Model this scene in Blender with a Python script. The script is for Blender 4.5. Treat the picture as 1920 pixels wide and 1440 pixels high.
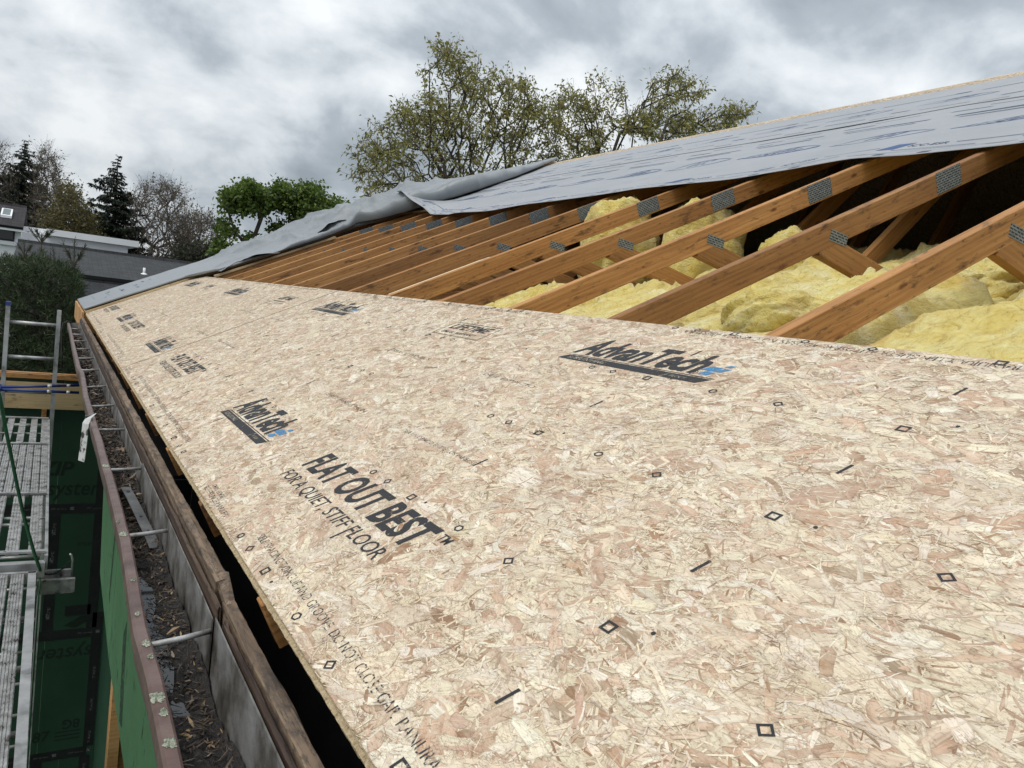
import bpy, bmesh, math, random
import numpy as np
from mathutils import Matrix, Vector

random.seed(7)
RNG = np.random.default_rng(7)
for o in list(bpy.data.objects):
    bpy.data.objects.remove(o)
SC = bpy.context.scene
COL = SC.collection
PI = math.pi

# ------------------------------------------------------------------ camera
CM = np.array([[0.852514799107398, -0.5084062478950695, 0.12141500897388975],
               [0.0593697083075809, -0.1365978150089071, -0.9888459307042047],
               [0.5193204743107529, 0.8502141636294055, -0.08626772818154603]])   # right, down, forward
CP = np.array([-0.32923533738772337, 0.0, 0.4983887567928717])
FPX = 1442.0                                                                       # focal length for a 1920 px wide frame
cam = bpy.data.cameras.new('camera')
cam.sensor_width = 36.0
cam.lens = 36.0 * FPX / 1920.0
cam.clip_start = 0.03
cam.clip_end = 2500
cam_o = bpy.data.objects.new('camera', cam)
COL.objects.link(cam_o)
mw = Matrix.Identity(4)
for i in range(3):
    mw[i][0] = CM[0][i]; mw[i][1] = -CM[1][i]; mw[i][2] = -CM[2][i]; mw[i][3] = CP[i]
cam_o.matrix_world = mw
SC.camera = cam_o

# ------------------------------------------------------------------ world: overcast sky
W = bpy.data.worlds.new('World'); SC.world = W; W.use_nodes = True
nt = W.node_tree; nt.nodes.clear()
def wn(t, **k):
    n = nt.nodes.new(t)
    for a, b in k.items(): setattr(n, a, b)
    return n
def wl(a, b): nt.links.new(a, b)
SUN_EL, SUN_AZ = math.radians(58), math.radians(250)       # azimuth measured from +y towards +x
out = wn('ShaderNodeOutputWorld'); bg = wn('ShaderNodeBackground')
tc = wn('ShaderNodeTexCoord'); sep = wn('ShaderNodeSeparateXYZ'); wl(tc.outputs['Generated'], sep.inputs[0])
def wmath(op, a, b=None, c=None, clamp=False):
    n = wn('ShaderNodeMath', operation=op, use_clamp=clamp)
    for i, v in enumerate((a, b, c)):
        if v is None: continue
        if isinstance(v, (int, float)): n.inputs[i].default_value = v
        else: wl(v, n.inputs[i])
    return n.outputs[0]
zc = wmath('MAXIMUM', sep.outputs['Z'], 0.0)
den = wmath('ADD', zc, 0.55)
px_ = wmath('DIVIDE', sep.outputs['X'], den); py_ = wmath('DIVIDE', sep.outputs['Y'], den)
cmb = wn('ShaderNodeCombineXYZ'); wl(px_, cmb.inputs[0]); wl(py_, cmb.inputs[1])
def wnoise(scale, detail, rough, off, dist=0.0, lac=2.0):
    mp = wn('ShaderNodeMapping'); mp.inputs['Location'].default_value = off
    wl(cmb.outputs[0], mp.inputs[0])
    n = wn('ShaderNodeTexNoise'); n.inputs['Scale'].default_value = scale; n.inputs['Detail'].default_value = detail
    n.inputs['Roughness'].default_value = rough; n.inputs['Distortion'].default_value = dist
    n.inputs['Lacunarity'].default_value = lac
    wl(mp.outputs[0], n.inputs['Vector'])
    return n.outputs['Fac']
n1 = wnoise(1.7, 3.0, 0.5, (3.1, 1.7, 0.3), 0.2)
n2 = wnoise(5.0, 8.0, 0.52, (0.4, 5.2, 1.1), 0.25)
n3 = wnoise(15.0, 6.0, 0.55, (9.4, 2.2, 4.1), 0.1)
mixv = wmath('ADD', wmath('ADD', wmath('MULTIPLY', n1, 0.55), wmath('MULTIPLY', n2, 0.62)), wmath('MULTIPLY', n3, 0.12))
cr = wn('ShaderNodeValToRGB'); wl(mixv, cr.inputs[0])
e = cr.color_ramp.elements
e[0].position = 0.495; e[0].color = (0.315, 0.36, 0.405, 1)
e[1].position = 0.775; e[1].color = (0.88, 0.91, 0.93, 1)
m_ = e.new(0.59); m_.color = (0.43, 0.48, 0.53, 1)
m2_ = e.new(0.675); m2_.color = (0.67, 0.72, 0.76, 1)
grad = wmath('ADD', wmath('MULTIPLY', zc, 0.80), 0.92)        # an overcast sky is brighter overhead
vm = wn('ShaderNodeVectorMath', operation='SCALE'); wl(cr.outputs[0], vm.inputs[0]); wl(grad, vm.inputs['Scale'])
sky = wn('ShaderNodeTexSky', sky_type='NISHITA'); sky.sun_disc = False
sky.sun_elevation = SUN_EL; sky.sun_rotation = SUN_AZ
sks = wn('ShaderNodeVectorMath', operation='SCALE'); wl(sky.outputs[0], sks.inputs[0]); sks.inputs['Scale'].default_value = 0.06
mx = wn('ShaderNodeMix', data_type='RGBA'); mx.inputs['Factor'].default_value = 0.93
wl(sks.outputs[0], mx.inputs['A']); wl(vm.outputs[0], mx.inputs['B'])
wl(mx.outputs['Result'], bg.inputs['Color']); bg.inputs['Strength'].default_value = 1.0
wl(bg.outputs[0], out.inputs[0])

# ------------------------------------------------------------------ sun behind the cloud layer
sl = bpy.data.lights.new('sun', 'SUN'); sl.energy = 1.75; sl.angle = math.radians(28); sl.color = (1.0, 0.955, 0.89)
so = bpy.data.objects.new('sun', sl); COL.objects.link(so)
sd = Vector((math.sin(SUN_AZ) * math.cos(SUN_EL), math.cos(SUN_AZ) * math.cos(SUN_EL), math.sin(SUN_EL)))
so.rotation_euler = (-sd).to_track_quat('-Z', 'Y').to_euler()
SC.view_settings.view_transform = 'Standard'; SC.view_settings.look = 'None'
SC.view_settings.exposure = 0.0; SC.view_settings.gamma = 1.0; SC.view_settings.use_curve_mapping = False
SC.render.engine = 'CYCLES'
SC.cycles.use_denoising = True
SC.cycles.max_bounces = 8; SC.cycles.transparent_max_bounces = 12

# ------------------------------------------------------------------ helpers
TH = 0.45286763454134915                      # roof pitch; z = 0 and x = 0 at the lower edge of the deck, y runs along the eave
CT, ST = math.cos(TH), math.sin(TH)
GROUND = -5.6
def rp(s, y, n=0.0):
    """A point on the roof slope: s up the slope, y along the eave, n off the surface."""
    return np.stack(np.broadcast_arrays(np.asarray(s) * CT - np.asarray(n) * ST, np.asarray(y, float), np.asarray(s) * ST + np.asarray(n) * CT), -1)
def at(px, py, d):
    """The world point d metres ahead on the sight line measured at (px, py) in the photograph."""
    px = np.asarray(px, float); py = np.asarray(py, float); d = np.asarray(d, float)
    r = np.stack([(px - 960) / FPX, (py - 720) / FPX, np.ones_like(px)], -1) @ CM
    return CP + r * d[..., None]
def aty(px, py, y):
    r = at(px, py, 1.0) - CP
    return CP + r * (y / r[1])
def atz(px, py, z):
    r = at(px, py, 1.0) - CP
    return CP + r * ((z - CP[2]) / r[2])

def mesh_np(name, V, F, mats=(), smooth=False, midx=None, attrs=None):
    V = np.asarray(V, np.float32).reshape(-1, 3)
    me = bpy.data.meshes.new(name)
    if isinstance(F, np.ndarray):
        k = F.shape[1]
        me.vertices.add(len(V)); me.vertices.foreach_set('co', V.ravel())
        me.loops.add(F.size); me.loops.foreach_set('vertex_index', F.astype(np.int32).ravel())
        me.polygons.add(len(F)); me.polygons.foreach_set('loop_start', np.arange(0, F.size, k, dtype=np.int32))
        me.update(calc_edges=True)
    else:
        me.from_pydata(V.tolist(), [], F)
    for m in (mats if isinstance(mats, (list, tuple)) else [mats]):
        me.materials.append(m)
    if midx is not None: me.polygons.foreach_set('material_index', np.asarray(midx, np.int32))
    if smooth: me.polygons.foreach_set('use_smooth', np.ones(len(me.polygons), bool))
    for an, (ty, arr) in (attrs or {}).items():
        a = me.attributes.new(an, ty, 'POINT')
        a.data.foreach_set({'FLOAT': 'value', 'FLOAT_COLOR': 'color', 'FLOAT_VECTOR': 'vector'}[ty], np.asarray(arr, np.float32).ravel())
    me.validate(); me.update()
    return me
def link(name, data, parent=None, loc=None, rot=None, matrix=None):
    o = bpy.data.objects.new(name, data); COL.objects.link(o)
    if parent is not None: o.parent = parent
    if matrix is not None: o.matrix_local = matrix
    if loc is not None: o.location = loc
    if rot is not None: o.rotation_euler = rot
    return o
def tag(o, label, cat, group=None, kind=None):
    o['label'] = label; o['category'] = cat
    if group: o['group'] = group
    if kind: o['kind'] = kind
    return o
def thing(name, label, cat, loc=(0, 0, 0), rot=(0, 0, 0), group=None, matrix=None):
    o = link(name, None, None)
    if matrix is not None: o.matrix_world = matrix
    else: o.location = loc; o.rotation_euler = rot
    return tag(o, label, cat, group)
def obj(name, V, F, mat, parent=None, **k):
    return link(name, mesh_np(name, V, F, mat, **k), parent)

BOXF = [(0, 3, 2, 1), (4, 5, 6, 7), (0, 1, 5, 4), (1, 2, 6, 5), (2, 3, 7, 6), (3, 0, 4, 7)]
def boxv(x0, x1, y0, y1, z0, z1):
    return np.array([(x0, y0, z0), (x1, y0, z0), (x1, y1, z0), (x0, y1, z0), (x0, y0, z1), (x1, y0, z1), (x1, y1, z1), (x0, y1, z1)], float)
class MB:
    """Collects shapes that make one mesh."""
    def __init__(s): s.V = []; s.F = []; s.n = 0
    def add(s, V, F):
        V = np.asarray(V, float).reshape(-1, 3)
        s.V.append(V); s.F += [tuple(int(i) + s.n for i in f) for f in F]; s.n += len(V); return s
    def box(s, *b): return s.add(boxv(*b), BOXF)
    def obox(s, c, ax, hx, hy, hz):
        """Box about c with the three unit axes in the rows of ax."""
        L = boxv(-hx, hx, -hy, hy, -hz, hz) @ np.asarray(ax, float)
        return s.add(L + np.asarray(c, float), BOXF)
    def bar(s, a, b, w, h, up=(0, 0, 1)):
        a = np.asarray(a, float); b = np.asarray(b, float); d = b - a; L = np.linalg.norm(d); d = d / L
        u = np.asarray(up, float); u = u - d * (u @ d); u /= np.linalg.norm(u); v = np.cross(u, d)
        return s.obox((a + b) / 2, [d, v, u], L / 2, w / 2, h / 2)
    def tube(s, pts, r, n=10, cap=True):
        P = np.asarray(pts, float); N = len(P); r = np.broadcast_to(np.asarray(r, float), (N,))
        T = np.gradient(P, axis=0); T /= np.linalg.norm(T, axis=1)[:, None]
        u = np.cross(T[0], (0, 0, 1.0)); u = u if np.linalg.norm(u) > 1e-3 else np.array((1.0, 0, 0)); u /= np.linalg.norm(u)
        V = []; a = np.linspace(0, 2 * PI, n, endpoint=False)
        for i in range(N):
            u = u - T[i] * (u @ T[i]); u /= np.linalg.norm(u); w = np.cross(T[i], u)
            V.append(P[i] + r[i] * (np.cos(a)[:, None] * u + np.sin(a)[:, None] * w))
        F = [(i * n + j, i * n + (j + 1) % n, (i + 1) * n + (j + 1) % n, (i + 1) * n + j) for i in range(N - 1) for j in range(n)]
        if cap: F += [tuple(range(n - 1, -1, -1)), tuple(range((N - 1) * n, N * n))]
        return s.add(np.concatenate(V), F)
    def mesh(s, name, mat, **k): return mesh_np(name, np.concatenate(s.V), s.F, mat, **k)
    def obj(s, name, mat, parent=None, **k): return link(name, s.mesh(name, mat, **k), parent)
def bevelled(me, w, seg=1):
    bm = bmesh.new(); bm.from_mesh(me)
    bmesh.ops.bevel(bm, geom=bm.edges[:], offset=w, segments=seg, affect='EDGES', profile=0.5)
    bm.to_mesh(me); bm.free(); return me
def gridF(nu, nv):
    i, j = np.meshgrid(np.arange(nu - 1), np.arange(nv - 1), indexing='ij')
    a = (i * nv + j).ravel(); return np.stack([a, a + nv, a + nv + 1, a + 1], 1)
def hash2(ix, iy, seed):
    h = (ix.astype(np.int64) * 374761393 + iy.astype(np.int64) * 668265263 + seed * 1442695041) & 0x7fffffff
    h = ((h ^ (h >> 13)) * 1274126177) & 0x7fffffff
    return ((h ^ (h >> 16)) & 0xffff) / 65535.0
def vnoise(x, y, seed=0):
    x = np.asarray(x, float); y = np.asarray(y, float)
    ix = np.floor(x); iy = np.floor(y); fx = x - ix; fy = y - iy
    fx = fx * fx * (3 - 2 * fx); fy = fy * fy * (3 - 2 * fy)
    a = hash2(ix, iy, seed); b = hash2(ix + 1, iy, seed); c = hash2(ix, iy + 1, seed); d = hash2(ix + 1, iy + 1, seed)
    return (a + (b - a) * fx) * (1 - fy) + (c + (d - c) * fx) * fy - 0.5
def fbm(x, y, seed=0, oct=4, gain=0.5):
    t = 0; a = 1.0
    for k in range(oct):
        t = t + a * vnoise(x * 2 ** k, y * 2 ** k, seed + k * 17); a *= gain
    return t

# ------------------------------------------------------------------ materials
def newmat(name):
    m = bpy.data.materials.new(name); m.use_nodes = True
    t = m.node_tree; b = t.nodes['Principled BSDF']
    return m, t, b
class NB:
    def __init__(s, t): s.t = t
    def n(s, ty, ins=None, **k):
        x = s.t.nodes.new(ty)
        for a, b in k.items(): setattr(x, a, b)
        for a, b in (ins or {}).items():
            if hasattr(b, 'is_output'): s.t.links.new(b, x.inputs[a])
            else: x.inputs[a].default_value = b
        return x
    def noise(s, vec, scale, detail=4, rough=0.55, dist=0.0):
        return s.n('ShaderNodeTexNoise', {'Vector': vec, 'Scale': scale, 'Detail': detail, 'Roughness': rough, 'Distortion': dist}).outputs['Fac']
    def ramp(s, fac, stops):
        r = s.n('ShaderNodeValToRGB', {'Fac': fac}); e = r.color_ramp.elements
        e[0].position, e[0].color = stops[0][0], (*stops[0][1], 1)
        e[1].position, e[1].color = stops[-1][0], (*stops[-1][1], 1)
        for p, c in stops[1:-1]:
            q = e.new(p); q.color = (*c, 1)
        return r.outputs['Color']
    def mixc(s, f, a, b, mode='MIX'):
        x = s.n('ShaderNodeMix', data_type='RGBA', blend_type=mode)
        for i, v in (('Factor', f), ('A', a), ('B', b)):
            if hasattr(v, 'is_output'): s.t.links.new(v, x.inputs[i])
            else: x.inputs[i].default_value = v if i == 'Factor' else (*v, 1)
        return x.outputs['Result']
    def math(s, op, a, b=0.0, clamp=False):
        x = s.n('ShaderNodeMath', operation=op, use_clamp=clamp)
        for i, v in enumerate((a, b)):
            if hasattr(v, 'is_output'): s.t.links.new(v, x.inputs[i])
            else: x.inputs[i].default_value = v
        return x.outputs[0]
    def mapr(s, v, a, b, c=0.0, d=1.0):
        return s.n('ShaderNodeMapRange', {'Value': v, 'From Min': a, 'From Max': b, 'To Min': c, 'To Max': d}).outputs[0]
    def map(s, vec, scale=(1, 1, 1), loc=(0, 0, 0), rot=(0, 0, 0)):
        return s.n('ShaderNodeMapping', {'Vector': vec, 'Scale': scale, 'Location': loc, 'Rotation': rot}).outputs[0]
    def bump(s, h, strength, dist):
        return s.n('ShaderNodeBump', {'Height': h, 'Strength': strength, 'Distance': dist}).outputs[0]
    def objc(s): return s.n('ShaderNodeTexCoord').outputs['Object']
    def rnd(s): return s.n('ShaderNodeObjectInfo').outputs['Random']
    def attr(s, nm, o='Color'): return s.n('ShaderNodeAttribute', attribute_name=nm).outputs[o]
    def lnk(s, a, b): s.t.links.new(a, b)

def mottled(name, stops, scale=6.0, rough=0.8, metal=0.0, bump=0.0, bscale=40.0, stretch=(1, 1, 1), detail=6, rvar=0.0, dist=0.0):
    m, t, b = newmat(name); q = NB(t); v = q.map(q.objc(), stretch)
    f = q.noise(v, scale, detail, 0.6, dist)
    q.lnk(q.ramp(f, stops), b.inputs['Base Color'])
    b.inputs['Metallic'].default_value = metal
    b.inputs['Roughness'].default_value = rough
    if rvar: q.lnk(q.mapr(q.noise(v, scale * 2.3, 4), 0.3, 0.7, rough - rvar, rough + rvar), b.inputs['Roughness'])
    if bump: q.lnk(q.bump(q.noise(v, bscale, 5), bump, 0.01), b.inputs['Normal'])
    return m

# strand-board: every strand is a real flake; colour and grain come from attributes set per flake
def mat_strand():
    m, t, b = newmat('wood_strand'); q = NB(t)
    c = q.attr('scol'); ed = q.attr('sedge', 'Fac'); uv = q.attr('suv', 'Vector')
    g = q.noise(q.map(uv, (9, 330, 1)), 1.0, 4, 0.6)
    g2 = q.noise(q.map(uv, (28, 60, 3)), 1.0, 3, 0.6)
    c = q.mixc(1.0, c, q.ramp(g, [(0.30, (0.70, 0.64, 0.57)), (0.5, (1, 1, 1)), (0.75, (1.08, 1.07, 1.05))]), 'MULTIPLY')
    c = q.mixc(1.0, c, q.ramp(g2, [(0.30, (0.86, 0.83, 0.79)), (0.55, (1.0, 1.0, 1.0))]), 'MULTIPLY')
    k = q.mapr(ed, 0.80, 0.985)
    c = q.mixc(1.0, c, (1.07, 1.05, 1.035), 'MULTIPLY')
    c = q.mixc(q.math('MULTIPLY', k, 0.48), c, (0.25, 0.16, 0.09))  # glue lines and shadow lines painted along the strand edges
    v = q.objc()
    big = q.noise(q.map(v, (5, 9, 1)), 1.0, 4, 0.6)
    c = q.mixc(1.0, c, q.ramp(big, [(0.3, (0.90, 0.86, 0.81)), (0.5, (1.0, 1.0, 0.99)), (0.7, (1.06, 1.06, 1.04))]), 'MULTIPLY')
    flat = q.mapr(q.noise(q.map(v, (0.7, 1.4, 1)), 26.0, 5, 0.62, 1.2), 0.44, 0.60)
    c = q.mixc(q.math('MULTIPLY', flat, 0.30), c, q.ramp(q.noise(q.map(v, (1, 2.2, 1), (5, 8, 1)), 19.0, 5, 0.62, 1.0), [(0.32, (0.60, 0.46, 0.345)), (0.45, (0.70, 0.60, 0.46)), (0.60, (0.755, 0.675, 0.54))]))
    sm = q.noise(q.map(v, (1.6, 2.6, 1), (2, 4, 1)), 2.4, 6, 0.72)
    c = q.mixc(q.math('MULTIPLY', q.mapr(sm, 0.48, 0.68), 0.20), c, (0.42, 0.34, 0.275))
    fk = q.noise(q.map(v, (0.8, 1.6, 1), (7, 1, 1)), 120.0, 3, 0.6, 0.8)
    c = q.mixc(q.math('MULTIPLY', q.mapr(fk, 0.60, 0.68), 0.62), c, (0.24, 0.15, 0.09))
    for sc, di, wd, am in ((26.0, 2.4, 0.020, 0.60), (62.0, 1.8, 0.030, 0.50), (120.0, 1.2, 0.045, 0.34)):
        ln = q.n('ShaderNodeTexNoise', {'Vector': q.map(v, (0.62, 1.25, 1)), 'Scale': sc, 'Detail': 2.5, 'Roughness': 0.55, 'Distortion': di}).outputs['Fac']
        li = q.mapr(q.math('ABSOLUTE', q.math('SUBTRACT', ln, 0.5)), wd, 0.0)
        gate = q.mapr(q.noise(q.map(v, (1, 1, 1), (sc, 3, 1)), sc * 0.45, 3), 0.44, 0.60)
        c = q.mixc(q.math('MULTIPLY', q.math('MULTIPLY', li, gate), am, True), c, (0.17, 0.10, 0.055))
    q.lnk(c, b.inputs['Base Color']); b.inputs['Roughness'].default_value = 0.62
    b.inputs['Specular IOR Level'].default_value = 0.35
    q.lnk(q.bump(g, 0.25, 0.002), b.inputs['Normal'])
    return m
def mat_osb_base():
    m, t, b = newmat('strand_board'); q = NB(t); v = q.objc()
    w = q.n('ShaderNodeTexVoronoi', {'Vector': q.map(v, (60, 170, 60)), 'Scale': 1.0, 'Randomness': 1.0}).outputs['Color']
    f = q.n('ShaderNodeSeparateColor', {0: w}).outputs[0]
    c = q.ramp(f, [(0.0, (0.40, 0.28, 0.17)), (0.25, (0.58, 0.46, 0.32)), (0.7, (0.68, 0.58, 0.42)), (1.0, (0.74, 0.66, 0.51))])
    n = q.noise(v, 260, 5, 0.7)
    c = q.mixc(1.0, c, q.ramp(n, [(0.32, (0.66, 0.58, 0.48)), (0.5, (0.97, 0.95, 0.92))]), 'MULTIPLY')
    q.lnk(c, b.inputs['Base Color']); b.inputs['Roughness'].default_value = 0.8
    q.lnk(q.bump(n, 0.5, 0.004), b.inputs['Normal'])
    return m
def mat_lumber(name, lo, mid, hi, dark=(0.06, 0.03, 0.015), knots=True, grey=0.0, stain=0.0):
    m, t, b = newmat(name); q = NB(t); v0 = q.objc()
    off = q.n('ShaderNodeVectorMath', {0: q.n('ShaderNodeCombineXYZ', {'X': q.rnd(), 'Y': q.rnd(), 'Z': q.rnd()}).outputs[0], 'Scale': 37.0}, operation='SCALE').outputs[0]
    v = q.n('ShaderNodeVectorMath', {0: v0, 1: off}, operation='ADD').outputs[0]
    g = q.noise(q.map(v, (1.6, 30, 30)), 1.0, 5, 0.6, 0.8)
    rings = q.n('ShaderNodeTexWave', {'Vector': q.map(v, (0.55, 9, 11)), 'Scale': 1.6, 'Distortion': 7.5, 'Detail': 3.0, 'Detail Scale': 1.2}, wave_type='BANDS', bands_direction='Z').outputs['Fac']
    f = q.math('ADD', q.math('MULTIPLY', g, 0.84), q.math('MULTIPLY', rings, 0.16))
    c = q.ramp(f, [(0.22, lo), (0.5, mid), (0.8, hi)])
    tone = q.noise(q.map(v, (0.9, 2, 2)), 1.3, 3)
    c = q.mixc(1.0, c, q.ramp(tone, [(0.3, (0.72, 0.68, 0.64)), (0.6, (1.05, 1.05, 1.05))]), 'MULTIPLY')
    c = q.mixc(1.0, c, q.ramp(q.rnd(), [(0.0, (0.72, 0.70, 0.68)), (0.5, (1.0, 0.97, 0.93)), (1.0, (1.18, 1.20, 1.22))]), 'MULTIPLY')
    # scuffs and weather stains
    st = q.noise(q.map(v, (6, 11, 22)), 1.0, 7, 0.70)
    k = q.mapr(st, 0.585 - stain, 0.70 - stain)
    c = q.mixc(q.math('MULTIPLY', k, 0.85, True), c, dark)
    st2 = q.noise(q.map(v, (22, 70, 80)), 1.0, 4, 0.65)
    c = q.mixc(q.math('MULTIPLY', q.mapr(st2, 0.63 - stain, 0.72 - stain), 0.7, True), c, dark)
    ck = q.noise(q.map(v, (1.1, 46, 60)), 1.0, 4, 0.6, 0.4)
    c = q.mixc(q.math('MULTIPLY', q.mapr(q.math('ABSOLUTE', q.math('SUBTRACT', ck, 0.5)), 0.012, 0.0), 0.35 + stain * 6, True), c, dark)
    if knots:
        vo = q.n('ShaderNodeTexVoronoi', {'Vector': q.map(v, (3.0, 7, 9)), 'Scale': 1.0, 'Randomness': 1.0})
        d = q.math('ADD', vo.outputs['Distance'], q.math('MULTIPLY', q.noise(v, 60, 3), 0.05))
        c = q.mixc(q.mapr(d, 0.125, 0.075), c, (lo[0] * 0.55, lo[1] * 0.45, lo[2] * 0.4))
        c = q.mixc(q.mapr(d, 0.06, 0.035), c, dark)
    if grey: c = q.mixc(grey, c, (0.26, 0.22, 0.19))
    q.lnk(c, b.inputs['Base Color']); b.inputs['Roughness'].default_value = 0.75
    q.lnk(q.bump(f, 0.25, 0.003), b.inputs['Normal'])
    return m
def mat_ink(name, col, cover=0.5, dots=0.0):
    """Printed ink: worn through where the strands are rough."""
    m, t, b = newmat(name); q = NB(t); v = q.objc()
    b.inputs['Base Color'].default_value = (*col, 1); b.inputs['Roughness'].default_value = 0.7
    n = q.noise(q.map(v, (120, 60, 60)), 1.0, 5, 0.7)
    a = q.mapr(n, cover - 0.14, cover + 0.02)
    if dots:
        w = q.n('ShaderNodeTexWave', {'Vector': v, 'Scale': dots, 'Distortion': 1.0}, wave_type='BANDS', bands_direction='X').outputs['Fac']
        a = q.math('MULTIPLY', a, q.mapr(w, 0.22, 0.45, 0.15, 1.0))
    q.lnk(a, b.inputs['Alpha'])
    return m
def mat_membrane(name, c0, c1, rough=0.45):
    m, t, b = newmat(name); q = NB(t); v = q.objc()
    n = q.noise(v, 2.2, 5, 0.6); w = q.noise(v, 900, 2, 0.5); d = q.noise(q.map(v, (6, 2, 6)), 2.0, 7, 0.7)
    c = q.ramp(n, [(0.3, c0), (0.7, c1)])
    c = q.mixc(q.math('MULTIPLY', q.mapr(d, 0.55, 0.75), 0.30), c, tuple(x * 0.6 for x in c0))
    q.lnk(c, b.inputs['Base Color']); q.lnk(q.mapr(n, 0.3, 0.7, rough - 0.08, rough + 0.1), b.inputs['Roughness'])
    q.lnk(q.bump(q.math('ADD', q.math('MULTIPLY', w, 0.2), q.noise(v, 28, 5, 0.6)), 0.25, 0.006), b.inputs['Normal'])
    return m
def mat_insulation():
    m, t, b = newmat('yellow_glass_wool'); q = NB(t); v = q.objc()
    n = q.noise(v, 5.5, 6, 0.62, 0.6); n2 = q.noise(q.map(v, (20, 34, 30)), 1.0, 6, 0.7, 1.2)
    c = q.ramp(n, [(0.25, (0.64, 0.46, 0.08)), (0.40, (0.78, 0.63, 0.17)), (0.55, (0.84, 0.74, 0.29)), (0.72, (0.90, 0.85, 0.54))])
    c = q.mixc(q.mapr(n2, 0.25, 0.58, 0.34, 0.0), c, (0.60, 0.40, 0.06))
    o = q.noise(v, 3.1, 4, 0.6, 0.5)
    c = q.mixc(q.math('MULTIPLY', q.mapr(o, 0.60, 0.72), 0.55), c, (0.60, 0.33, 0.05))
    gd = q.noise(q.map(v, (1, 1, 1), (4, 9, 2)), 4.3, 5, 0.65, 0.4)
    c = q.mixc(q.math('MULTIPLY', q.mapr(gd, 0.55, 0.72), 0.5), c, (0.50, 0.47, 0.25))
    sp = q.noise(v, 75, 2, 0.5)
    c = q.mixc(q.math('MULTIPLY', q.mapr(sp, 0.73, 0.78), 0.8), c, (0.10, 0.08, 0.05))
    q.lnk(c, b.inputs['Base Color']); b.inputs['Roughness'].default_value = 0.95
    b.inputs['Sheen Weight'].default_value = 0.25
    b.inputs['Subsurface Weight'].default_value = 0.0
    st = q.noise(q.map(v, (7, 20, 26)), 1.0, 8, 0.66, 2.2)
    c2 = q.mixc(1.0, c, q.ramp(st, [(0.30, (0.66, 0.56, 0.36)), (0.46, (1.0, 0.96, 0.84)), (0.62, (1.06, 1.08, 1.20))]), 'MULTIPLY')  # streaks, with crevice shade painted into the wool colour
    q.lnk(c2, b.inputs['Base Color'])
    h = q.math('ADD', q.math('ADD', n2, st), q.math('MULTIPLY', q.noise(q.map(v, (90, 140, 120)), 1.0, 4, 0.6, 1.5), 0.35))
    q.lnk(q.bump(h, 0.7, 0.022), b.inputs['Normal'])
    return m
def mat_plate():
    m, t, b = newmat('galvanised_nail_plate'); q = NB(t); v = q.objc()
    br = q.n('ShaderNodeTexBrick', {'Vector': q.map(v, (1, 1, 1)), 'Scale': 1.0, 'Brick Width': 0.021, 'Row Height': 0.0095, 'Mortar Size': 0.0028, 'Mortar Smooth': 0.3, 'Color1': (0, 0, 0, 1), 'Color2': (0, 0, 0, 1), 'Mortar': (1, 1, 1, 1)}, offset=0.5)
    k = br.outputs['Color']
    n = q.noise(v, 45, 5, 0.7)
    c = q.ramp(n, [(0.3, (0.14, 0.16, 0.165)), (0.55, (0.29, 0.315, 0.32)), (0.75, (0.42, 0.445, 0.45))])
    c = q.mixc(q.math('ADD', k, q.mapr(q.noise(v, 90, 4, 0.7), 0.5, 0.75, 0.0, 0.7), True), (0.030, 0.034, 0.038), c)
    q.lnk(c, b.inputs['Base Color']); b.inputs['Metallic'].default_value = 0.25; b.inputs['Roughness'].default_value = 0.6
    q.lnk(q.bump(k, 0.8, 0.003), b.inputs['Normal'])
    return m
def mat_attr(name, an, rough=0.8, translucent=0.0, nscale=0.0):
    m, t, b = newmat(name); q = NB(t); c = q.attr(an)
    if nscale: c = q.mixc(1.0, c, q.ramp(q.noise(q.objc(), nscale, 4), [(0.3, (0.7, 0.7, 0.7)), (0.7, (1.15, 1.15, 1.15))]), 'MULTIPLY')
    q.lnk(c, b.inputs['Base Color']); b.inputs['Roughness'].default_value = rough
    if translucent:
        tr = q.n('ShaderNodeBsdfTranslucent', {'Color': c}); mx = q.n('ShaderNodeMixShader', {0: translucent})
        q.lnk(b.outputs[0], mx.inputs[1]); q.lnk(tr.outputs[0], mx.inputs[2])
        q.lnk(mx.outputs[0], t.nodes['Material Output'].inputs[0])
    return m
def mat_shingle(name, c0, c1, roww=0.14):
    m, t, b = newmat(name); q = NB(t); v = q.objc()
    br = q.n('ShaderNodeTexBrick', {'Vector': v, 'Scale': 1.0, 'Brick Width': 0.30, 'Row Height': roww, 'Mortar Size': 0.012, 'Mortar Smooth': 0.2, 'Bias': 0.0, 'Color1': (*c0, 1), 'Color2': (*c1, 1), 'Mortar': tuple(x * 0.45 for x in c0) + (1,)}, offset=0.37)
    n = q.noise(v, 3.0, 6, 0.7)
    c = q.mixc(1.0, br.outputs['Color'], q.ramp(n, [(0.3, (0.75, 0.75, 0.75)), (0.7, (1.15, 1.15, 1.15))]), 'MULTIPLY')
    q.lnk(c, b.inputs['Base Color']); b.inputs['Roughness'].default_value = 0.9
    q.lnk(q.bump(br.outputs['Fac'], -0.5, 0.01), b.inputs['Normal'])
    return m

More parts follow.
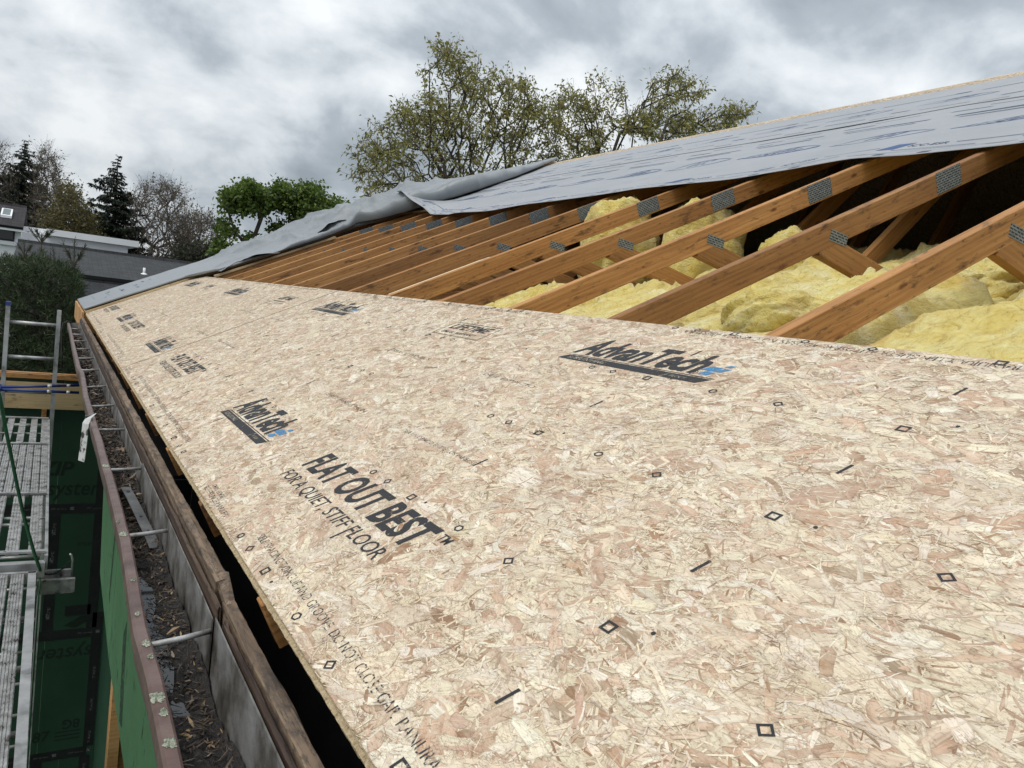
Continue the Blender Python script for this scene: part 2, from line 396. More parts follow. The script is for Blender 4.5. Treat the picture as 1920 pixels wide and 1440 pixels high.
M = {}
M['strand'] = mat_strand()
M['osb'] = mat_osb_base()
M['osb_edge'] = mottled('board_edge', [(0.30, (0.22, 0.15, 0.08)), (0.45, (0.47, 0.36, 0.21)), (0.7, (0.62, 0.52, 0.35))], 150, 0.9, bump=0.8, bscale=150)
M['ink'] = mat_ink('black_ink', (0.022, 0.022, 0.024), 0.42)
M['ink_light'] = mat_ink('faded_ink', (0.035, 0.034, 0.036), 0.50)
M['ink_dot'] = mat_ink('dotted_ink', (0.03, 0.03, 0.033), 0.50, 55)
M['ink_blue'] = mat_ink('blue_ink', (0.05, 0.22, 0.42), 0.46)
M['knock'] = mat_ink('knocked_out_lettering', (0.45, 0.39, 0.30), 0.52)
M['chord'] = mat_lumber('fir_lumber', (0.30, 0.13, 0.042), (0.46, 0.225, 0.075), (0.57, 0.315, 0.118), stain=0.03)
M['web'] = mat_lumber('fir_web_lumber', (0.31, 0.14, 0.045), (0.44, 0.22, 0.075), (0.54, 0.30, 0.115))
M['pale_wood'] = mat_lumber('pale_pine', (0.50, 0.36, 0.20), (0.64, 0.49, 0.29), (0.70, 0.56, 0.36), knots=False)
M['cedar'] = mat_lumber('orange_fir', (0.38, 0.18, 0.06), (0.52, 0.28, 0.11), (0.60, 0.36, 0.17), knots=False)
M['old_wood'] = mat_lumber('weathered_board', (0.085, 0.055, 0.034), (0.205, 0.142, 0.090), (0.36, 0.265, 0.175), dark=(0.025, 0.016, 0.011), grey=0.10, stain=0.085)
M['old_red'] = mat_lumber('old_painted_board', (0.045, 0.028, 0.021), (0.085, 0.052, 0.037), (0.17, 0.125, 0.085), dark=(0.02, 0.013, 0.011), knots=False, stain=0.05)
M['plate'] = mat_plate()
M['membrane'] = mat_membrane('grey_underlayment', (0.300, 0.312, 0.330), (0.365, 0.377, 0.396))
M['membrane2'] = mat_membrane('plain_grey_underlayment', (0.215, 0.235, 0.25), (0.29, 0.31, 0.325), 0.42)
M['memb_ink'] = mat_ink('membrane_blue_print', (0.055, 0.105, 0.235), 0.34)
M['memb_ink2'] = mat_ink('membrane_dark_print', (0.05, 0.075, 0.14), 0.38)
M['wool'] = mat_insulation()
M['alu'] = mottled('worn_aluminium', [(0.30, (0.17, 0.17, 0.165)), (0.5, (0.46, 0.46, 0.455)), (0.75, (0.60, 0.60, 0.595))], 9, 0.5, 0.55, rvar=0.12, stretch=(1, 1, 1), bump=0.05, bscale=200)
M['alu_dirty'] = mottled('dirty_aluminium', [(0.34, (0.045, 0.042, 0.037)), (0.43, (0.27, 0.265, 0.255)), (0.7, (0.52, 0.52, 0.51))], 24, 0.6, 0.35, rvar=0.1, bump=0.1, bscale=120, detail=8)
M['galv'] = mottled('weathered_gutter_metal', [(0.27, (0.035, 0.030, 0.024)), (0.42, (0.13, 0.12, 0.105)), (0.58, (0.265, 0.26, 0.25)), (0.75, (0.35, 0.348, 0.34))], 13, 0.55, 0.25, rvar=0.1, bump=0.15, bscale=60)
M['mauve'] = mottled('mauve_brown_paint', [(0.27, (0.065, 0.038, 0.031)), (0.5, (0.118, 0.068, 0.056)), (0.75, (0.175, 0.118, 0.098))], 12, 0.42, rvar=0.1, bump=0.1, bscale=80)
M['lichen'] = mottled('lichen', [(0.35, (0.26, 0.30, 0.20)), (0.55, (0.50, 0.53, 0.42)), (0.7, (0.62, 0.64, 0.55))], 120, 0.95, bump=1.0, bscale=260)
M['soil'] = mottled('wet_gutter_soil', [(0.30, (0.007, 0.006, 0.005)), (0.55, (0.022, 0.017, 0.014)), (0.75, (0.036, 0.028, 0.023))], 55, 0.6, bump=1.0, bscale=110, rvar=0.22)
M['litter'] = mat_attr('dry_litter', 'lcol', 0.85)
M['water'] = mottled('standing_water', [(0.3, (0.010, 0.010, 0.010)), (0.7, (0.02, 0.02, 0.02))], 8, 0.06)
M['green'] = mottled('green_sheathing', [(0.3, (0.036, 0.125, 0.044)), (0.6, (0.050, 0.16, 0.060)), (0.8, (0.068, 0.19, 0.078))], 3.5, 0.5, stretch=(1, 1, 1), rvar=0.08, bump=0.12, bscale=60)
M['green_shaded'] = mottled('shaded_green_sheathing', [(0.3, (0.014, 0.052, 0.028)), (0.7, (0.022, 0.074, 0.040))], 2.5, 0.6, bump=0.1, bscale=60)  # darker copy of the green sheathing, with shade put into the colour
M['tape'] = mottled('black_tape_and_gap_shade', [(0.3, (0.010, 0.011, 0.012)), (0.7, (0.020, 0.021, 0.022))], 8, 0.45)
M['tape_print'] = mat_ink('tape_print', (0.16, 0.17, 0.17), 0.50)
M['wall_print'] = mat_ink('sheathing_print', (0.008, 0.022, 0.012), 0.36)
M['scuff'] = mat_ink('dark_scuff', (0.012, 0.035, 0.016), 0.52)
M['ply'] = mat_lumber('plywood_face', (0.52, 0.37, 0.19), (0.62, 0.47, 0.26), (0.68, 0.54, 0.33), knots=False)
M['blue'] = mottled('blue_paint', [(0.35, (0.015, 0.03, 0.13)), (0.7, (0.028, 0.055, 0.22))], 20, 0.4)
M['dark_strap'] = mottled('dull_strap', [(0.3, (0.06, 0.06, 0.058)), (0.6, (0.13, 0.13, 0.128)), (0.8, (0.20, 0.20, 0.195))], 18, 0.55, 0.3)
M['white'] = mottled('white_paint', [(0.3, (0.82, 0.83, 0.84)), (0.7, (0.89, 0.90, 0.91))], 2.0, 0.6)
M['white_scuffed'] = mottled('scuffed_white_metal', [(0.40, (0.05, 0.05, 0.05)), (0.45, (0.58, 0.58, 0.57)), (0.7, (0.74, 0.74, 0.73))], 22, 0.5)
M['black'] = mottled('dark_chain', [(0.3, (0.012, 0.012, 0.012)), (0.7, (0.03, 0.028, 0.025))], 30, 0.6, 0.3)
M['cord'] = mottled('green_cord', [(0.3, (0.012, 0.07, 0.025)), (0.7, (0.025, 0.12, 0.05))], 60, 0.6)
M['shingle'] = mat_shingle('grey_shingles', (0.038, 0.040, 0.044), (0.060, 0.062, 0.066))
M['shingle_dark'] = mat_shingle('dark_shingles', (0.020, 0.022, 0.025), (0.034, 0.036, 0.040), 0.17)
M['shingle_brown'] = mat_shingle('brown_black_shingles', (0.026, 0.023, 0.026), (0.045, 0.040, 0.043))
M['glass'] = mottled('dark_window_glass', [(0.3, (0.012, 0.014, 0.016)), (0.7, (0.03, 0.033, 0.036))], 2, 0.05)
M['skylight'] = mottled('skylight_glass', [(0.3, (0.10, 0.13, 0.13)), (0.7, (0.18, 0.21, 0.21))], 2, 0.08)
M['bark'] = mottled('bark', [(0.3, (0.035, 0.028, 0.022)), (0.6, (0.075, 0.062, 0.050)), (0.8, (0.12, 0.10, 0.085))], 8, 0.95, bump=0.6, bscale=25)
M['bark_grey'] = mottled('grey_bark', [(0.3, (0.06, 0.05, 0.043)), (0.6, (0.115, 0.098, 0.085)), (0.8, (0.17, 0.15, 0.13))], 8, 0.95, bump=0.6, bscale=25)
M['leaf'] = mat_attr('leaves', 'lcol', 0.6, 0.38)
M['needle'] = mat_attr('needles', 'lcol', 0.7, 0.1)
def mat_grass():
    m, t, b = newmat('lawn_grass'); q = NB(t); v = q.objc()
    c = q.ramp(q.noise(v, 0.35, 8, 0.7), [(0.3, (0.018, 0.04, 0.010)), (0.5, (0.03, 0.062, 0.015)), (0.7, (0.06, 0.075, 0.025))])
    c = q.mixc(1.0, c, q.ramp(q.noise(v, 22, 5, 0.8), [(0.3, (0.55, 0.55, 0.5)), (0.7, (1.25, 1.25, 1.1))]), 'MULTIPLY')
    q.lnk(c, b.inputs['Base Color']); b.inputs['Roughness'].default_value = 0.95
    return m
M['grass'] = mat_grass()
M['drywall'] = mottled('grey_ceiling_back', [(0.3, (0.12, 0.12, 0.125)), (0.7, (0.24, 0.24, 0.245))], 3, 0.8)
M['nail'] = mottled('steel_nail', [(0.3, (0.03, 0.028, 0.026)), (0.7, (0.08, 0.075, 0.07))], 50, 0.5, 0.6)
M['concrete'] = mottled('concrete', [(0.3, (0.20, 0.19, 0.18)), (0.7, (0.30, 0.29, 0.28))], 3, 0.9)

# ------------------------------------------------------------------ flat lettering and marks
def text_shape(txt, width=None, height=None, shear=0.0, bold=0.0, space=1.0):
    cu = bpy.data.curves.new('lettering', 'FONT'); cu.body = txt; cu.size = 1.0; cu.shear = shear; cu.offset = bold
    cu.space_character = space; cu.resolution_u = 3; cu.fill_mode = 'FRONT'
    o = bpy.data.objects.new('lettering', cu); COL.objects.link(o)
    dg = bpy.context.evaluated_depsgraph_get(); dg.update()
    me = bpy.data.meshes.new_from_object(o.evaluated_get(dg))
    V = np.array([v.co[:2] for v in me.vertices]); F = [tuple(p.vertices) for p in me.polygons]
    bpy.data.objects.remove(o); bpy.data.curves.remove(cu); bpy.data.meshes.remove(me)
    lo = V.min(0); hi = V.max(0); V = V - lo; ex = hi - lo
    if height: V[:, 1] *= height / ex[1]
    if width: V[:, 0] *= width / ex[0]
    elif height: V[:, 0] *= height / ex[1]
    return V, F
def ring(n, r, w, sq=1.0, rot=0.0):
    a = np.linspace(0, 2 * PI, n, endpoint=False) + rot
    o = np.stack([np.cos(a) * r, np.sin(a) * r * sq], 1); i = o * (1 - w / r)
    return np.concatenate([o, i]), [(k, (k + 1) % n, n + (k + 1) % n, n + k) for k in range(n)]
def quad(x0, x1, y0, y1, sh=0.0):
    return np.array([(x0, y0), (x1, y0), (x1 + sh, y1), (x0 + sh, y1)], float), [(0, 1, 2, 3)]
class Flat:
    """Collects flat shapes drawn in (a, b) and lays them on a surface through fn."""
    def __init__(s): s.V = []; s.F = []; s.n = 0
    def add(s, VF, pos=(0, 0), flip=False, rot=0.0):
        V, F = VF; V = np.asarray(V, float)
        if rot: V = V @ np.array([[math.cos(rot), math.sin(rot)], [-math.sin(rot), math.cos(rot)]])
        if flip: V = -V
        V = V + np.asarray(pos, float); s.V.append(V); s.F += [tuple(int(i) + s.n for i in f) for f in F]; s.n += len(V); return s
    def objs(s, name, mat, parent, fn):
        n = 0
        for V in s.V:
            F = [f for f in s.F if n <= f[0] < n + len(V)]
            obj(name, fn(V), [tuple(i - n for i in f) for f in F], mat, parent); n += len(V)
    def obj(s, name, mat, parent, fn):
        if not s.V: return None
        return obj(name, fn(np.concatenate(s.V)), s.F, mat, parent)

# =================================================================== SETTING
ground = obj('lawn', [(-300, -200, GROUND), (400, -200, GROUND), (400, 900, GROUND), (-300, 900, GROUND)], [(0, 1, 2, 3)], M['grass'])
ground['kind'] = 'structure'

# =================================================================== STRAND-BOARD DECK
CREAM = [(.765, .675, .52), (.79, .715, .575), (.725, .625, .475), (.81, .75, .635), (.76, .675, .51), (.70, .61, .49)]
TAN = [(.575, .405, .29), (.61, .44, .325), (.53, .37, .265), (.63, .48, .36), (.66, .515, .39)]
BROWN = [(.36, .225, .13), (.31, .185, .105), (.42, .27, .165), (.40, .30, .21)]
def strands(L, wid, dens_big, dens_mid, dens_fine, rng, m=14):
    sets = [(int(dens_big * L * wid), (.070, .19), (.024, .066), (.10, .58), 0),
            (int(dens_mid * L * wid), (.026, .090), (.007, .026), (.05, .70), 1),
            (int(dens_fine * L * wid), (.010, .040), (.0015, .0048), (.20, .80), 2)]
    VV = []; CC = []; EE = []; UU = []; FF = []; n0 = 0
    for N, lr, wr, zr, cls in sets:
        if N < 1: continue
        k = m if cls < 2 else 6
        cx = rng.uniform(0, L, N); cy = rng.uniform(0, wid, N)
        ln = lr[0] + (lr[1] - lr[0]) * rng.random(N) ** 1.6; w = wr[0] + (wr[1] - wr[0]) * rng.random(N) ** 1.5
        ang = rng.normal(0, math.radians(36 if cls < 2 else 50), N)
        z = rng.uniform(zr[0], zr[1], N) * 1e-3
        a = np.linspace(0, 2 * PI, k, endpoint=False)[None, :] + rng.uniform(-.18, .18, (N, k))
        # super-ellipse outline with ragged ends
        ca, sa = np.cos(a), np.sin(a)
        lx = np.sign(ca) * np.abs(ca) ** .55 * (ln / 2)[:, None] * rng.uniform(.80 if cls else .84, 1.06, (N, k))
        ly = np.sign(sa) * np.abs(sa) ** .60 * (w / 2)[:, None] * rng.uniform(.70, 1.08, (N, k))
        ly += (rng.normal(0, .9, N))[:, None] * lx ** 2 / (ln[:, None] + 1e-6) * .35      # a little curl
        x = cx[:, None] + lx * np.cos(ang)[:, None] - ly * np.sin(ang)[:, None]
        y = cy[:, None] + lx * np.sin(ang)[:, None] + ly * np.cos(ang)[:, None]
        sx = float(rng.uniform(0, 50))
        wa = .0045 if cls < 2 else .006
        dx = wa * fbm(x * 24 + sx, y * 24, 500 + cls, 3); dy = wa * fbm(x * 24, y * 24 + sx, 520 + cls, 3) + .0030 * fbm(x * 110, y * 110 + sx, 540 + cls, 2)
        dx = dx + .0022 * fbm(x * 130 + sx, y * 130, 560 + cls, 2)
        x = x + dx; y = y + dy
        x = np.clip(x, 0.0008, L - 0.0008); y = np.clip(y, 0.0008, wid - 0.0008)
        V = np.empty((N, k + 1, 3)); V[:, 1:, 0] = x; V[:, 1:, 1] = y; V[:, 0, 0] = x.mean(1); V[:, 0, 1] = y.mean(1); V[:, :, 2] = z[:, None]; V[:, 0, 2] += 6e-5
        E = np.ones((N, k + 1)); E[:, 0] = 0
        seed = rng.uniform(0, 900, N)
        U = np.zeros((N, k + 1, 3)); U[:, 1:, 0] = lx; U[:, 1:, 1] = ly; U[:, :, 2] = 0; U[:, :, 0] += seed[:, None]; U[:, :, 1] += (seed * .37)[:, None]
        r = rng.random(N)
        pal = np.array(CREAM + TAN + BROWN)
        pb, pt = {0: (.012, .42), 1: (.040, .23), 2: (.13, .24)}[cls]
        idx = np.where(r < pb, rng.integers(11, 15, N), np.where(r < pb + pt, rng.integers(6, 11, N), rng.integers(0, 6, N)))
        col = pal[idx] * rng.uniform(.88, 1.07, (N, 1)) * rng.uniform(.975, 1.025, (N, 3))
        C = np.ones((N, k + 1, 4)); C[:, :, :3] = np.clip(col, 0, .84)[:, None, :]
        base = n0 + np.arange(N)[:, None] * (k + 1)
        j = np.arange(k)
        F = np.stack([np.broadcast_to(base, (N, k)), base + 1 + j, base + 1 + (j + 1) % k], -1).reshape(-1, 3)
        Pf = V.reshape(-1, 3) ; t0, t1, t2 = (Pf[F[:, q] - n0] for q in range(3))
        F = F[((t1[:, 0] - t0[:, 0]) * (t2[:, 1] - t0[:, 1]) - (t1[:, 1] - t0[:, 1]) * (t2[:, 0] - t0[:, 0])) > 1e-9]      # leave folded-over slivers out
        VV.append(V.reshape(-1, 3)); CC.append(C.reshape(-1, 4)); EE.append(E.ravel()); UU.append(U.reshape(-1, 3)); FF.append(F); n0 += N * (k + 1)
    return np.concatenate(VV), np.concatenate(FF), np.concatenate(CC), np.concatenate(EE), np.concatenate(UU)

WID = 1.205
PT = 0.018
def panel_matrix(yfar):
    m = Matrix.Identity(4)
    o = rp(0, yfar, 0)
    ax = [(0, -1, 0), (CT, 0, ST), (-ST, 0, CT)]
    for j in range(3):
        for i in range(3): m[i][j] = ax[j][i]
    for i in range(3): m[i][3] = o[i]
    return m
def panel_board(L, fine):
    """Deck board with a tongued-and-grooved lower edge, rough along its length."""
    n = max(2, int(L / (0.008 if fine else 0.05)))
    xs = np.linspace(0, L, n)
    prof = np.array([(WID, -PT), (WID, 0.0), (0.004, 0.0), (0.0, -0.003), (0.0005, -0.0068), (-0.0065, -0.0078), (-0.0068, -0.0125), (0.0, -0.0135), (0.001, -PT)])
    V = np.zeros((n, len(prof), 3)); V[:, :, 0] = xs[:, None]; V[:, :, 1] = prof[:, 0]; V[:, :, 2] = prof[:, 1]
    if fine:
        j = np.arange(2, len(prof))
        V[:, 3:, 1] += fbm(xs[:, None] * 60, j[None, 1:] * 3.3, 5, 4, .6) * .0016
        V[:, 3:, 2] += fbm(xs[:, None] * 70, j[None, 1:] * 2.1, 25, 3) * .0012
    k = len(prof)
    F = []; mi = []
    for i in range(n - 1):
        for q in range(k):
            r = (q + 1) % k
            F.append((i * k + q, (i + 1) * k + q, (i + 1) * k + r, i * k + r)); mi.append(0 if q in (0, 1, 8) else 1)
    F += [tuple(range(k)), tuple((n - 1) * k + q for q in range(k - 1, -1, -1))]; mi += [1, 1]
    return V.reshape(-1, 3), F, mi
SEAMS = [9.09, 6.755, 4.322, 1.92, -0.52]
PANEL_LABEL = ['farthest deck board, at the gable end beside the grey wrapped roof strip',
               'third deck board from the viewer, behind the dark open seam',
               'middle deck board with the seam at its far end and a framed lifetime stamp',
               'nearest pale strand board, with the large readable slogan along its lower half']
HZ = 0.0011
def logo_big(ink, knock, blue, u, s):
    """Wordmark over a slanted bar, as stamped on the board."""
    A = text_shape('AdvanTech', 0.462, 0.100, 0.30, 0.034, 0.97)
    V, F = A; V = V.copy()
    lift = np.clip(1 - V[:, 0] / 0.10, 0, 1); V[:, 1] += lift * V[:, 1] * 0.12         # the first letter sweeps up
    ink.add((V, F), (u + 0.012, s + 0.037))
    ink.add(quad(0.0, 0.515, 0.0, 0.0255, 0.024), (u, s)); ink.add(quad(0, .515, 0, .0028, .003), (u + .027, s + .0285))
    knock.add(text_shape('SUBFLOORING', 0.155, 0.0135, 0.3, 0.01), (u + 0.035, s + 0.006))
    knock.add(quad(0, .003, 0, .0255, .02), (u + .40, s)); knock.add(text_shape('FLOOR', .05, .009, .3), (u + .425, s + .008))
    ink.add(text_shape('®', 0.022, 0.022), (u + .455, s + .034))
    blue.add(quad(0, .030, 0, .018, .012), (u + .478, s + .040)); blue.add(quad(0, .034, 0, .022, .015), (u + .470, s + .062))
    blue.add(quad(0, .022, 0, .020, .016), (u + .506, s + .062)); blue.add(quad(0, .016, 0, .012, .009), (u + .516, s + .088))
def lifetime(ink, u, s):
    w, h, t = .335, .107, .003
    for q in (quad(0, w, 0, t), quad(0, w, h - t, h), quad(0, t, t, h - t), quad(w - t, w, t, h - t)): ink.add(q, (u, s))
    ink.add(text_shape('LIFETIME', .272, .043, .18, .022), (u + .03, s + .052))
    ink.add(text_shape('LIMITED WARRANTY', .25, .016, .1, .006), (u + .035, s + .018))
def slogan(ink, u, s):
    ink.add(text_shape('FLAT OUT BEST', 0.628, 0.075, 0.20, 0.034), (u, s + 0.019))
    ink.add(text_shape('TM', .034, .020, .1, .010), (u + .640, s + .070))
    ink.add(text_shape('FOR A QUIET, STIFF FLOOR', 0.600, 0.038, 0.16, 0.004), (u - 0.002, s - 0.038))
def strip_text(ink, L):
    for u, t, w in ((.452, 'SELF-SPACING TONGUE AND GROOVE. DO NOT CLOSE GAP.', .69), (1.155, 'RANURA Y LENGUETA AUTOSPACIADORAS. NO CIERRE LA ABERTURA.', .80)):
        if u + w < L: ink.add(text_shape(t, w, .0165, 0, 0), (u, .042))
    ink.add(text_shape('REFERENCE MARKER', .25, .0135), (.02, .012)); ink.add(text_shape('THIS EDGE', .12, .011), (.03, .030))
    for u, t, w in ((1.255, 'RANURA Y LENGUETA AUTOSPACIADORAS. NO CIERRE LA ABERTURA', .80), (2.1, 'SELF-SPACING TONGUE AND GROOVE. DO NOT CLOSE GAP.', .70)):
        if u < L + .1: ink.add(text_shape(t, w, .019, 0, .004), (u, 1.188), flip=True)
    for u, s, t, w in ((-.12, .448, 'SPACE PANELS 1/8 IN.', .34), (.245, .448, 'DEJE UN ESPACIO ENTRE LOS PANELES', .36), (1.85, .758, 'SPACE PANELS', .30), (.10, .758, 'DEJE ESPACIO', .26)):
        if u > 0 and u + w < L: ink.add(text_shape(t, w, .015), (u, s))
    if L > 2: ink.add(text_shape('SPACE PANELS 1/8 IN.', .34, .015), (2.05, .448))
def nail_marks(ink, L, first):
    for ri, s in enumerate((.021, .311, .611, .912, 1.192)):
        sq = .013 if ri != 0 else .0135
        for kk in range(1, 6):
            if abs(kk % 3) and kk * .4064 < L: ink.add(ring(6, .0112, .0040, .8, .3), (kk * .4064 + random.uniform(-.003, .003), s))
        for kk in range(1, 5):
            if kk * .4877 < L: ink.add(ring(4, .0120, .0046, .85, 0), (kk * .4877, s))
        for kk in range(1, 4):
            if kk * .6096 < L: ink.add(ring(4, .0142, .0056, .9, PI / 4), (kk * .6096 + (.001 if kk != 2 else .0), s))
    for s in (.159, .467, .765, 1.065):
        for kk in (1, 2, 3):
            if kk * .6096 < L: ink.add(quad(-.0026, .0026, -.016, .016, .004), (kk * .6096, s))
for i in range(4):
    yf, yn = SEAMS[i], SEAMS[i + 1]
    L = yf - yn - (0.0040, 0.0130, 0.0012, 0.0)[i]
    near = i == 3
    V, F, mi = panel_board(L, i >= 2)
    me = mesh_np('deck_board', V, F, [M['osb'], M['osb_edge']], midx=mi)
    pm = panel_matrix(yf)
    if i == 2: pm = pm @ Matrix.Translation((0.002, 0, 0))
    po = link('deck_board', me); po.matrix_world = pm
    tag(po, PANEL_LABEL[i], 'roof board', 'strand boards laid along the eave')
    rng = np.random.default_rng(100 + i)
    d = [(90, 1500, 3000), (110, 2000, 5000), (190, 3200, 10000), (300, 4000, 17000)][i]
    V, F, C, E, U = strands(L, WID, *d, rng)
    so_ = obj('wood_strands', V, F, M['strand'], po, attrs={'scol': ('FLOAT_COLOR', C), 'sedge': ('FLOAT', E), 'suv': ('FLOAT_VECTOR', U)})
    so_['kind'] = 'stuff'
    lay = lambda P: np.concatenate([np.stack([np.clip(P[:, 0], .001, L - .001), np.clip(P[:, 1], .002, WID - .001)], 1), np.full((len(P), 1), HZ)], 1)
    lay3 = lambda P: lay(P) + np.array((0, 0, .00012)); lay4 = lambda P: lay(P) + np.array((0, 0, .00024))
    lay2 = lambda P: np.concatenate([P, np.full((len(P), 1), HZ + .0004)], 1)
    ink, knock, blue, dot, mark = Flat(), Flat(), Flat(), Flat(), Flat()
    if near:
        slogan(ink, .166, .198); logo_big(ink, knock, blue, .227, .930)
    else:
        slogan(ink, .255 if i == 2 else .20, .190); logo_big(ink, knock, blue, 1.735 if i != 1 else 1.80, .182)
        logo_big(ink, knock, blue, .31 if i != 0 else .47, .935); lifetime(ink, 1.82 if i != 0 else 1.5, .935)
    strip_text(dot, L); nail_marks(mark, L, i)
    ink.objs('stamped_lettering', M['ink'], po, lay); knock.objs('knocked_out_lettering', M['knock'], po, lay2)
    blue.objs('blue_stamp', M['ink_blue'], po, lay); dot.objs('edge_lettering', M['ink_dot'], po, lay3); mark.obj('nail_mark', M['ink_light' if i < 2 else 'ink'], po, lay4)['kind'] = 'stuff'
    # nail heads and holes along the trusses under this board
    nm = MB()
    for k in range(-4, 15):
        u = yf - (1.254 + .61 * k)
        if .02 < u < L - .02:
            for s in (.03, .33, .62, .93, 1.17):
                a = np.linspace(0, 2 * PI, 8, endpoint=False); x, y = u + random.uniform(-.008, .008), s + random.uniform(-.02, .02)
                nm.add(np.stack([x + .0033 * np.cos(a), y + .0033 * np.sin(a), np.full(8, HZ + .0003)], 1), [tuple(range(8))])
    nm.obj('nail_head', M['nail'], po)['kind'] = 'stuff'

# =================================================================== TRUSSES
def lumber_mesh(name, L, w, h, mat):
    """A sawn board along +x from the origin, w thick in y, h deep in z (top at z = 0)."""
    me = mesh_np(name, boxv(0, L, -w / 2, w / 2, -h, 0), BOXF, mat)
    return bevelled(me, 0.0022)
RIDGE_S = 6.12
RX, RZ = RIDGE_S * CT, RIDGE_S * ST
chord_m = lumber_mesh('top_chord', RIDGE_S + .01, .038, .089, M['chord'])
bot_m = lumber_mesh('bottom_chord', 5.3, .038, .089, M['chord'])
def web_between(a, b):
    d = np.array(b, float) - np.array(a, float); L = float(np.hypot(*d)); ang = math.atan2(d[1], d[0])
    return L, ang
W1 = ((2.03, .935), (3.0, .735)); W2 = ((2.93, .82), (4.02, 1.84)); W3 = ((4.6, 1.20), (5.3, 2.35))
plate_big = mesh_np('truss_plate', boxv(-.084, .084, -.0425, .0425, -.0006, .0006), BOXF, M['plate'])
plate_small = mesh_np('truss_plate', boxv(-.049, .049, -.0205, .0205, -.0006, .0006), BOXF, M['plate'])
plate_mid = mesh_np('truss_plate', boxv(-.06, .06, -.05, .05, -.0006, .0006), BOXF, M['plate'])
webs_m = []
for a, b in (W1, W2, W3):
    L, ang = web_between(a, b); webs_m.append((lumber_mesh('web', L, .0375, .089, M['web']), a, ang))
def build_truss():
    t = thing('roof_truss', '', 'roof truss', (0, 0, 0), group='roof trusses standing along the eave')
    n0 = -.0185
    o0 = rp(-.012, 0, n0)
    link('top_chord', chord_m, t, tuple(o0), (0, -TH, 0))
    ro = (2 * RX + .012 * CT, 0, o0[2])
    link('top_chord', chord_m, t, ro, (0, TH, PI))
    sb = math.atan(.23)
    link('bottom_chord', bot_m, t, (.33, 0, .055), (0, -sb, 0))
    link('bottom_chord', bot_m, t, (2 * RX - .33, 0, .055), (0, -sb, PI))
    for me, a, ang in webs_m:
        link('web', me, t, (a[0], 0, a[1]), (0, -ang, 0))
    def plate(me, s, n, ang):
        p = rp(s, 0, n)
        link('truss_plate', me, t, (p[0], -.0197, p[2]), (PI / 2, -ang, 0))
    plate(plate_big, 2.995, -.0575, TH)
    plate(plate_small, 2.296, -.088, TH - math.radians(32))
    plate(plate_mid, 4.45, -.10, TH)
    return t
def copy_tree(o, parent=None):
    c = o.copy(); COL.objects.link(c); c.parent = parent
    for ch in [x for x in o.children]: copy_tree(ch, c)
    return c
ORD = ['nearest', 'second', 'third', 'fourth', 'fifth', 'sixth', 'seventh', 'eighth', 'ninth', 'tenth', 'eleventh', 'twelfth', 'thirteenth', 'last']
T0 = build_truss()
for k in range(14):
    t = T0 if k == 0 else copy_tree(T0)
    t.location = (0, 1.254 + .61 * k, 0)
    t.rotation_euler = (0, math.radians(random.uniform(-.05, .05)), 0)
    t['label'] = (f'{ORD[k]} roof truss from the viewer, ' + ('its weathered chord crossing the yellow insulation' if k < 5 else 'stained orange chord beside its twins')) if k not in (0, 13) else \
        ('nearest roof truss, worn scraped top edge, cut by the right picture edge' if k == 0 else 'farthest roof truss, half hidden under the edge of the crumpled grey sheet')

# a pale cleat nailed beside the sixth truss, as the photograph shows
cl = lumber_mesh('cleat', .62, .03, .03, M['pale_wood'])
co = link('cleat', cl); co.location = tuple(rp(1.27, 1.254 + .61 * 4 + .036, -.02)); co.rotation_euler = (0, -TH, 0)
tag(co, 'short pale cleat nailed along the fifth truss just above the board edge', 'cleat')

